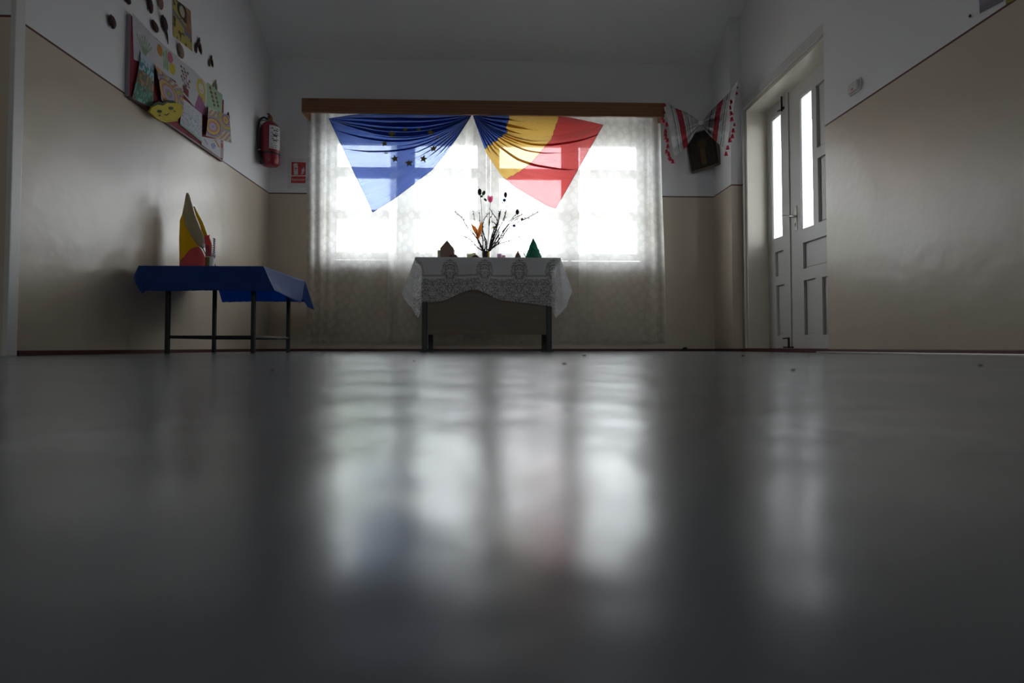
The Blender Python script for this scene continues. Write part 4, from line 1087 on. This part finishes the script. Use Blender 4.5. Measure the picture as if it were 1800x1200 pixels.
def d_mandala(cs, bgc=(.50, .47, .42)):
    pal = [(.45, .44, .05), (.25, .33, .17), (.36, .22, .38), (.36, .36, .48), (.40, .33, .48), (.50, .16, .14), (.52, .33, .07), (.50, .42, .12), (.33, .10, .16), (.22, .32, .45), (.50, .26, .10)]
    def fn(u, v):
        for cx, cy, R, o in cs:
            d = math.hypot(u-cx, (v-cy)*1.0)
            if d < R: return pal[(int(d/.045)+o) % len(pal)]
        if min(u, v, 1-u, 1-v) < .03: return W_
        return (.5, .47, .38) if int((u*1.2+v)*9) % 2 else (.42, .22, .16)
    return fn
def d_twigs(u, v):
    for i, (a, b, c, d) in enumerate(((.5, .75, .35, .35), (.5, .75, .55, .3), (.5, .75, .72, .38), (.5, .75, .25, .5))):
        if seg_d(u, v, a, b, c, d) < .014: return (.16, .08, .04)
    for k in range(14):
        if ell(u, v, .25+.5*((k*37) % 17)/17, .2+.5*((k*23) % 13)/13, .055, .035): return (.24, .11, .05) if k % 2 else (.12, .03, .03)
    if .72 < v < .95 and .35 < u < .68: return (.16, .03, .03)
    return W_
def d_girl(u, v):
    if ell(u, v, .52, .30, .20, .14): return (.56, .53, .54) if not ell(u, v, .52, .36, .07, .012) else (.4, .15, .15)
    if ell(u, v, .5, .30, .36, .26) or (v < .62 and .62 < u < .86 and v > .3): return (.50, .42, .06)
    if v > .52 and abs(u-.5) < .18+(v-.5)*.6: return (.36, .12, .26) if nz_(u, v, 14, 3) > -.25 else (.25, .07, .17)
    return W_
def d_green(u, v):
    for k in range(9):
        if ell(u, v, .2+.6*((k*5) % 9)/9, .15+.68*k/9, .075, .07): return (.16, .09, .03)
    return (.33, .47, .31)
def d_sketch(u, v):
    if v > .93: return (.30, .45, .36)
    if nz_(u, v, 26, 8) > .42 or (v > .45 and nz_(u*2, v, 34, 9) > .30): return (.18, .22, .26)
    return (.52, .54, .58)
def d_small(u, v):
    if ell(u, v, .6, .5, .12, .2) and nz_(u, v, 30, 1) > -.1: return (.10, .16, .45)
    if seg_d(u, v, .7, .1, .9, .4) < .05: return (.5, .25, .08)
    if seg_d(u, v, .1, .2, .3, .6) < .03: return (.25, .2, .45)
    return W_
def d_pink(u, v): return (.40, .12, .12) if ell(u, v, .5, .25, .35, .15) else (.42, .30, .33)
def d_lady(u, v):
    if ell(u, v, .48, .20, .15, .14): return (.50, .45, .33)
    if ell(u, v, .48, .18, .27, .21) or (u > .52 and u < .72 and .18 < v < .42): return (.035, .035, .03)
    n_ = nz_(u, v, 7, 4)
    if u > .62 and v < .62: return (.33, .17, .10) if n_ > -.2 else (.38, .25, .12)
    if abs(v-.46-(u-.3)*.35) < .05 or (v > .58 and v < .72 and .55 < u < .95): return (.20, .18, .28)
    if n_ > .28: return (.12, .08, .03)
    return (.46, .38, .10)
def sheet(name, q, fn, label, off=.003, bulge=0, curl=0, nu=36, nv=44, cat='drawing', group=None, x=None):
    """q: TL TR BR BL in picture px, laid on the board plane x; bulge/curl lift it off"""
    X = XB if x is None else x
    c = [P(a, b, x=X+off) for a, b in q]
    def g(u, v):
        p = c[0].lerp(c[1], u).lerp(c[3].lerp(c[2], u), v)
        p.x += bulge*math.sin(PI*v)*math.sin(PI*min(1, u+.1))+curl*(max(0, .35-u)/.35)**2+abs(.0015*mnoise.noise(p*9))
        return p
    o = grid_obj(name, g, nu, nv, 'drawn', colour=fn); return tag(o, label, cat, group)
sheet('childs_drawing', [(232.5, 22), (273, 66), (273, 122), (235, 104)], d_plant, 'pale drawing of a green plant, top left of the notice board', .002)
sheet('childs_drawing', [(273, 67), (311, 98), (309, 143), (273, 119)], d_tulips, 'drawing of orange, pink and yellow tulips with green stems', .003)
sheet('childs_drawing', [(310, 99), (343, 125), (341, 187), (309, 150)], d_twigs, 'white drawing of a brown vase with brown leaves, board centre', .003)
sheet('childs_drawing', [(343, 126), (364, 148), (364, 206), (341, 188)], d_girl, 'drawing of a blonde girl in a pink dress', .004)
sheet('childs_drawing', [(364, 143.5), (391, 166.5), (390, 202), (364, 187)], d_green, 'pale green card with brown leaf shapes at the board\'s right end', .005)
sheet('childs_drawing', [(322, 173), (355, 200), (355, 250), (316, 218)], d_sketch, 'white sheet with a faint pencil sketch at the board\'s lower edge', .007, .004)
sheet('childs_drawing', [(355, 240), (388, 246), (387.5, 278), (354, 254)], d_small, 'white sheet with small blue and orange marks at the lower right corner', .005)
sheet('childs_drawing', [(386, 245), (393, 251), (392.5, 279), (387, 277)], d_pink, 'narrow pinkish sheet at the very right of the board', .003, nu=10)
sheet('childs_drawing', [(248, 90), (271, 114), (269.5, 192), (232.5, 172)], d_floral, 'dense painting of teal leaves and brown flowers, lower left of the board', .008, .012, nu=44, nv=60)
sheet('childs_drawing', [(270, 113), (322, 157), (323, 201), (281, 176)], d_mandala([(.36, .62, .42, 0), (.95, .45, .36, 6), (.1, .05, .3, 5)]), 'curling sheet of coloured rings above the yellow face', .010, .012, .01, nu=56, nv=56)
sheet('childs_drawing', [(364, 188), (403, 203), (407.5, 252), (360, 238)], d_mandala([(.22, .62, .40, 2), (.80, .22, .42, 5)]), 'curling sheet of bright coloured rings sticking out at the board\'s right corner', .016, .010, .008, nu=56, nv=56)
sheet('childs_drawing', [(303.7, -6), (335, 19), (338.5, 91), (304, 63)], d_lady, 'painting of a dark-haired woman in yellow pinned above the board', .002, .004, nu=44, nv=60, x=XL)
# smiling yellow face
fc = thing('yellow_face_cutout', P(290, 197, x=XB+.03), 'yellow cut-out with a smiling face and green top, hanging over the dado line', 'cut-out')
def fpt(p, o=.03): return P(180+p[0]/4.2846, p[1]/4.2846, x=XB+o)
def cut(name, pts, m, o, th=.004):
    q = [fpt(p, o) for p in pts]; bm = nb(); a = [bm.verts.new(k) for k in q]; b = [bm.verts.new(k-Vector((th, 0, 0))) for k in q]; n = len(a)
    bm.faces.new(a); bm.faces.new(b[::-1])
    for i in range(n): bm.faces.new((a[i], a[(i+1) % n], b[(i+1) % n], b[i]))
    return obj(name, bm, m, fc)
cut('face', [(358, 842), (380, 800), (420, 780), (455, 788), (490, 768), (545, 768), (590, 790), (606, 830), (596, 870), (560, 905), (500, 912), (448, 915), (400, 885)], 'yellow_felt', .03, .012)
cut('green_top', [(378, 806), (392, 778), (425, 764), (458, 774), (490, 757), (530, 757), (560, 772), (545, 776), (490, 774), (458, 794), (420, 787)], 'dark_green', .0325, .003)
cut('bottom_fold', [(448, 912), (572, 902), (566, 912), (470, 922)], 'yellow_felt', .034, .003)
for cx_, cy_ in ((432, 838), (519, 815)):
    cut('eye', [(cx_+17*math.cos(t), cy_+11*math.sin(t)) for t in [PI*2*k/12 for k in range(12)]], 'dark_green', .0325, .002)
cut('mouth', [(470, 857), (485, 866), (505, 850), (498, 862), (486, 871), (476, 868)], 'black', .0325, .002)
for cx_, cy_ in ((434, 870), (546, 838)): cut('cheek', [(cx_+7*math.cos(t), cy_+5*math.sin(t)) for t in [PI*2*k/8 for k in range(8)]], 'bud_red', .0325, .002)
# dried cones and leaves stuck on the wall
def wc(px, py, rx, ry, tilt, label, m='cone_brown', name='pine_cone', group=None, scales=True):
    c = P(px, py, x=XL+.012); dd = c.y
    k = (P(px+1, py, x=XL).y-P(px, py, x=XL).y); kz = (P(px, py, x=XL).z-P(px, py+1, x=XL).z)
    bm = nb(); bmesh.ops.create_icosphere(bm, subdivisions=4, radius=1)
    for v in bm.verts:
        p = v.co.copy(); n_ = 1+.10*math.sin(p.z*14+math.atan2(p.y, p.x)*3)*(1 if scales else 0)
        y_, z_ = p.y*rx*k*n_*.86*(1+.25*p.z), p.z*ry*kz*n_*.88
        ca, sa = math.cos(tilt), math.sin(tilt)
        v.co = Vector((c.x+p.x*.012, c.y+y_, c.z+z_-y_/max(1e-6, k)*tilt*kz))
    return tag(obj(name, bm, m, None, True), label, 'pine cone' if name == 'pine_cone' else 'leaf', group)
wc(197.5, 39, 6.5, 12, .3, 'dark oval pine cone on the wall left of the notice board')
wc(224.5, 0, 5.5, 7, .3, 'dark cone half cut by the picture top, above the board\'s left end')
wc(264, 9, 5, 14, 1.2, 'long dark green-brown cone near the picture top')
wc(282, 4, 5, 13, .8, 'orange-brown cone left of the woman\'s painting', 'brown_card')
wc(272.5, 47, 6.5, 9, .5, 'round dark red-brown cone above the plant drawing')
wc(318, 90, 5.5, 12, .9, 'smooth brown oval cone below the woman\'s painting', 'brown_card')
o = wc(289, 42, 6, 13, .8, 'long dark cone with a trailing stem above the tulip drawing')
obj('stem', tube(nb(), [P(291, 52, x=XL+.008), P(294, 64, x=XL+.008), P(295.5, 78, x=XL+.006)], [.009, .006, .002], 6), 'cone_brown', o)
def dry_leaf(px, py, s, label, m='cone_brown'):
    t = thing('dry_leaf', P(px, py, x=XL+.004), label, 'leaf'); rr = random.Random(int(px))
    for k in range(3):
        a = k*2.1+.6; bm = nb(); ctr = P(px+s*.55*math.cos(a), py+s*.9*math.sin(a), x=XL+.008); d = s*.7
        ks = P(px+1, py, x=XL).y-P(px, py, x=XL).y
        bmesh.ops.create_icosphere(bm, subdivisions=2, radius=1)
        for v in bm.verts: v.co = ctr+Vector((v.co.x*.006, (v.co.y*.35+v.co.z*.25*(k-1))*d*ks, v.co.z*d*ks*.9))
        obj('lobe', bm, m, t, True)
    obj('stalk', tube(nb(), [P(px, py, x=XL+.006), P(px+s*.3, py+s*1.3, x=XL+.004)], .002, 5), m, t)
dry_leaf(349, 81, 8, 'curled brown leaf sprig on the wall right of the woman\'s painting')
dry_leaf(371, 108, 5.5, 'small dark leaf on the wall above the green card')
dry_leaf(378.5, 150, 5, 'small grey leaf on the wall above the green card corner', 'g_paper')
dry_leaf(401, 203, 3, 'tiny dark leaf at the corner of the bright ringed sheet')

# ================================================================== corner: icon and embroidered towel
ic0, ic1 = Vector((P(1214, 290, y=YB-.035).x, YB-.035, 0)), Vector((XR-.015, P(1264, 280, x=XR-.015).y, 0))
def icp(a, px, py, out=0):
    """on the slanted plane across the corner"""
    d = (ic1-ic0).normalized(); n = Vector((d.y, -d.x, 0)).normalized()
    if n.y > 0: n = -n
    o0 = ic0+n*out; r_ = P(px, py, y=1)-Vector((0, 0, H)); t = (o0-Vector((0, 0, H))).dot(n)/r_.dot(n)
    return Vector((0, 0, H))+r_*t
icq = [(1203.5, 238), (1256, 222), (1265.5, 287.5), (1215, 304)]
def icon_col(u, v):
    if min(u, 1-u) < .13 or v < .1 or v > .93: return (.012, .009, .008) if not (min(abs(u-.12), abs(u-.88)) < .012) else (.05, .035, .02)
    if ell(u, v, .52, .33, .11, .09): return (.075, .04, .022)
    if ell(u, v, .52, .32, .19, .15): return (.05, .032, .014)
    if abs(u-.5) < .10+(v-.42)*.12 and .42 < v < .92: return (.10, .065, .018) if abs(u-.5) < .09 else (.035, .008, .008)
    return (.014, .013, .012) if nz_(u, v, 11, 6) < .2 else (.03, .024, .018)
ico = thing('icon_picture', icp(0, 1240, 290), 'small dark framed painting of a robed figure, tilted across the room corner', 'picture')
def icf(u, v, out): 
    q = [icp(0, a, b, out) for a, b in icq]; return q[0].lerp(q[1], u).lerp(q[3].lerp(q[2], u), v)
bm = nb(); a = [bm.verts.new(icp(0, *q, .0)) for q in icq]; b = [bm.verts.new(icp(0, *q, .0)+(Vector((XR, YB, 0))-Vector(((ic0.x+ic1.x)/2, (ic0.y+ic1.y)/2, 0))).normalized()*.03) for q in icq]
bm.faces.new(a); bm.faces.new(b[::-1])
for i in range(4): bm.faces.new((a[i], a[(i+1) % 4], b[(i+1) % 4], b[i]))
obj('frame', bm, 'wood_dark', ico)
grid_obj('painting', lambda u, v: icf(lerp(.03, .97, u), lerp(.03, .97, v), .003), 40, 48, 'drawn', ico, colour=icon_col)

tw = thing('embroidered_towel', P(1232, 216, y=5.27), 'white woven towel with red and green stripes, knotted like a bow in the corner', 'towel')
def c6(p): return (1140+p[0]/6, 130+p[1]/6)
WH = (.60, .60, .61); RD = (.36, .035, .05); GR = (.04, .10, .07); GY = (.40, .41, .42)
def tow_col(s, bands):
    for a, b, c in bands:
        if a <= s < b: return c
    return WH
def half(knot, top, bot, bands, depth, name='towel_half'):
    """top/bot: px polylines from the knot outwards"""
    def ln(pts, s):
        L = [0]
        for a, b in zip(pts, pts[1:]): L.append(L[-1]+math.dist(a, b))
        d = s*L[-1]
        for i in range(len(pts)-1):
            if d <= L[i+1]+1e-9: k = (d-L[i])/(L[i+1]-L[i]); return lerp(pts[i][0], pts[i+1][0], k), lerp(pts[i][1], pts[i+1][1], k)
        return pts[-1]
    def g(u, v):
        a, b = ln(top, u), ln(bot, u); px, py = c6((lerp(a[0], b[0], v), lerp(a[1], b[1], v)))
        return depth(px, py, u, v)
    return grid_obj(name, g, 90, 40, 'woven', tw, colour=lambda u, v: tow_col(u+.015*math.sin(v*5), bands)), g
kn = (552, 515)
dl = lambda px, py, u, v: P(px, py, y=5.27-.035*u+.018*math.sin(v*17)*(.3+u)*(.4+.6*u)+.014*math.sin(v*34)*(1-u)*min(1, u*8))
hl, gl = half(kn, [kn, (470, 450), (385, 400), (285, 360), (220, 312), (172, 300)], [kn, (500, 610), (452, 690), (400, 765), (330, 835), (272, 865)],
     [(.30, .33, GY), (.42, .44, GR), (.46, .52, GY), (.55, .72, RD), (.74, .78, GY), (.83, .85, GR), (.87, .89, GY)], dl)
def dr(px, py, u, v):
    a = P(px, py, y=5.27); b = P(px, py, x=XR-.085+.014*math.sin(v*15)+.02*math.sin(v*31)*(1-u)*min(1, u*6))
    return a.lerp(b, min(1, u*2.2))
hr, gr = half(kn, [kn, (620, 430), (700, 345), (790, 255), (850, 190), (900, 130), (942, 68)], [kn, (600, 600), (650, 655), (710, 715), (760, 755), (800, 790), (812, 850)],
     [(.30, .325, GR), (.36, .40, GY), (.44, .60, RD), (.63, .67, GY), (.70, .72, GR), (.75, .80, GY)], dr)
bm = nb(); ball(bm, P(*c6(kn), y=5.255), .02, (1.2, .8, 1), 2); obj('knot', bm, 'paper', tw, True)
def tassel(p, L, ang=0):
    d = Vector((math.sin(ang), 0, -math.cos(ang)))
    bm = tube(nb(), [p, p+d*L*.15, p+d*L*.4, p+d*L], [.003, .009, .010, .016], 8); obj('tassel', bm, 'tassel', tw)
for k in range(15):
    v = k/14; p = gl(1, v); q = c6([(165, 320), (160, 395), (150, 470), (165, 490), (188, 520), (178, 590), (176, 625), (180, 660), (205, 690), (200, 750), (187, 805), (210, 830), (218, 870), (228, 885), (252, 910)][k])
    pp = P(q[0], q[1]-2, y=p.y-.008); tassel(pp, .036 if k > 2 else .028, -.25 if k in (2, 3, 8) else .08)
for k, q in enumerate([(915, 130), (912, 195), (865, 290), (858, 350), (865, 410), (878, 470), (902, 530), (893, 590), (884, 650), (858, 690), (835, 770), (818, 835)]):
    q = c6(q); tassel(P(q[0], q[1]-3, x=XR-.105 if q[0] < 1290 else XP-.06), .034, .35 if k < 5 else .0)
bm = nb()
for k in range(16): p = gr(1, k/15); tube(bm, [p, p+Vector((0, 0, -.012))], .002, 4)
for k in range(24): p = gl(1, k/23); tube(bm, [p, p+Vector((-.002, 0, -.012))], .002, 4)
tag(obj('fringe', bm, 'paper', tw), kind='stuff')

# ================================================================== switch, posters, crumbs
sy = P(1500, 152, x=XN).y; s0, s1_ = P(1491, 152, x=XN-.02).y, P(1508, 152, x=XN-.02).y; sz0, sz1 = P(1500, 162, x=XN-.02).z, P(1500, 143, x=XN-.02).z
sw = thing('light_switch', (XN, (s0+s1_)/2, sz0), 'white wall switch with a small painted reddish reflection on the right wall', 'switch')
obj('back_plate', box(nb(), XN-.012, XN, s1_-.004, s0+.004, sz0-.004, sz1+.004, .003), 'white_paint', sw)
obj('rocker', box(nb(), XN-.026, XN-.012, s1_+.004, s0-.004, sz0+.004, sz1-.004, .004), 'white_paint', sw)
obj('reflection_patch', box(nb(), XN-.028, XN-.0255, (s0+s1_)/2-.008, (s0+s1_)/2+.008, sz0+.012, sz0+.024, .002), 'red_reflection', sw)  # reddish reflection on the switch, put in as a coloured block
def rsheet(q, fn, label, nu=12, nv=12):
    c = [P(a, b, x=XN-.004) for a, b in q]
    return tag(grid_obj('childs_drawing', lambda u, v: c[0].lerp(c[1], u).lerp(c[3].lerp(c[2], u), v), nu, nv, 'drawn', colour=fn), label, 'drawing')
rsheet([(1720, -40), (1762, -70), (1764, 2), (1722, 24)], lambda u, v: (.30, .28, .36) if v < .8 else (.22, .20, .26), 'dim mauve sheet at the top right edge of the picture')
rsheet([(1768, -60), (1792, -80), (1792, -4), (1768, 8)], lambda u, v: (.30, .29, .04), 'dull yellow sheet at the top right corner of the picture')
o = tag(obj('wall_mark', ball(nb(), P(1705, 28, x=XN-.006), .006, (.8, 1, 1.3), 2), 'black', None, True), 'small dark knob on the white wall near the top right', 'knob')
cr = random.Random(3)
def crumb(px, py, s, label, cat='crumb', name='crumb'):
    p = P(px, py, z=s*.35); bm = nb(); ball(bm, p, s, (1.2, .9, .5), 1)
    for v in bm.verts: v.co += Vector((cr.uniform(-1, 1), cr.uniform(-1, 1), 0))*s*.25; v.co.z = max(0, v.co.z)
    return tag(obj(name, bm, 'black'), label, cat)
p = P(1204, 612, y=YB-.06); sp = thing('dead_insect', (p.x, p.y, 0), 'small dark insect-like tuft on the floor at the skirting right of the curtain', 'insect')
obj('body', ball(nb(), Vector((p.x, p.y, .025)), .014, (1.3, 1, .9), 2), 'black', sp)
for k in range(6):
    a = k*PI/3+.3; obj('leg', tube(nb(), [Vector((p.x, p.y, .028)), Vector((p.x+.022*math.cos(a), p.y+.02*math.sin(a), .034)), Vector((p.x+.032*math.cos(a), p.y+.03*math.sin(a), .001))], .0015, 4), 'black', sp)
crumb(1027, 624.5, .007, 'dark crumb on the floor right of the desk, nearest the skirting')
crumb(992, 639, .005, 'flat dark crumb on the floor in front of the right curtain')
crumb(728, 634, .004, 'tiny dark crumb on the floor left of the desk')
crumb(1306, 625, .006, 'dark crumb on the floor before the left door leaf')
crumb(1394, 650, .0035, 'dark crumb on the floor in front of the double door')
crumb(1723, 642, .004, 'dark crumb on the floor near the right skirting')
crumb(478, 650, .003, 'tiny dark crumb on the floor right of the blue table')

for m_ in bpy.data.materials:
    if m_.users == 0: bpy.data.materials.remove(m_)
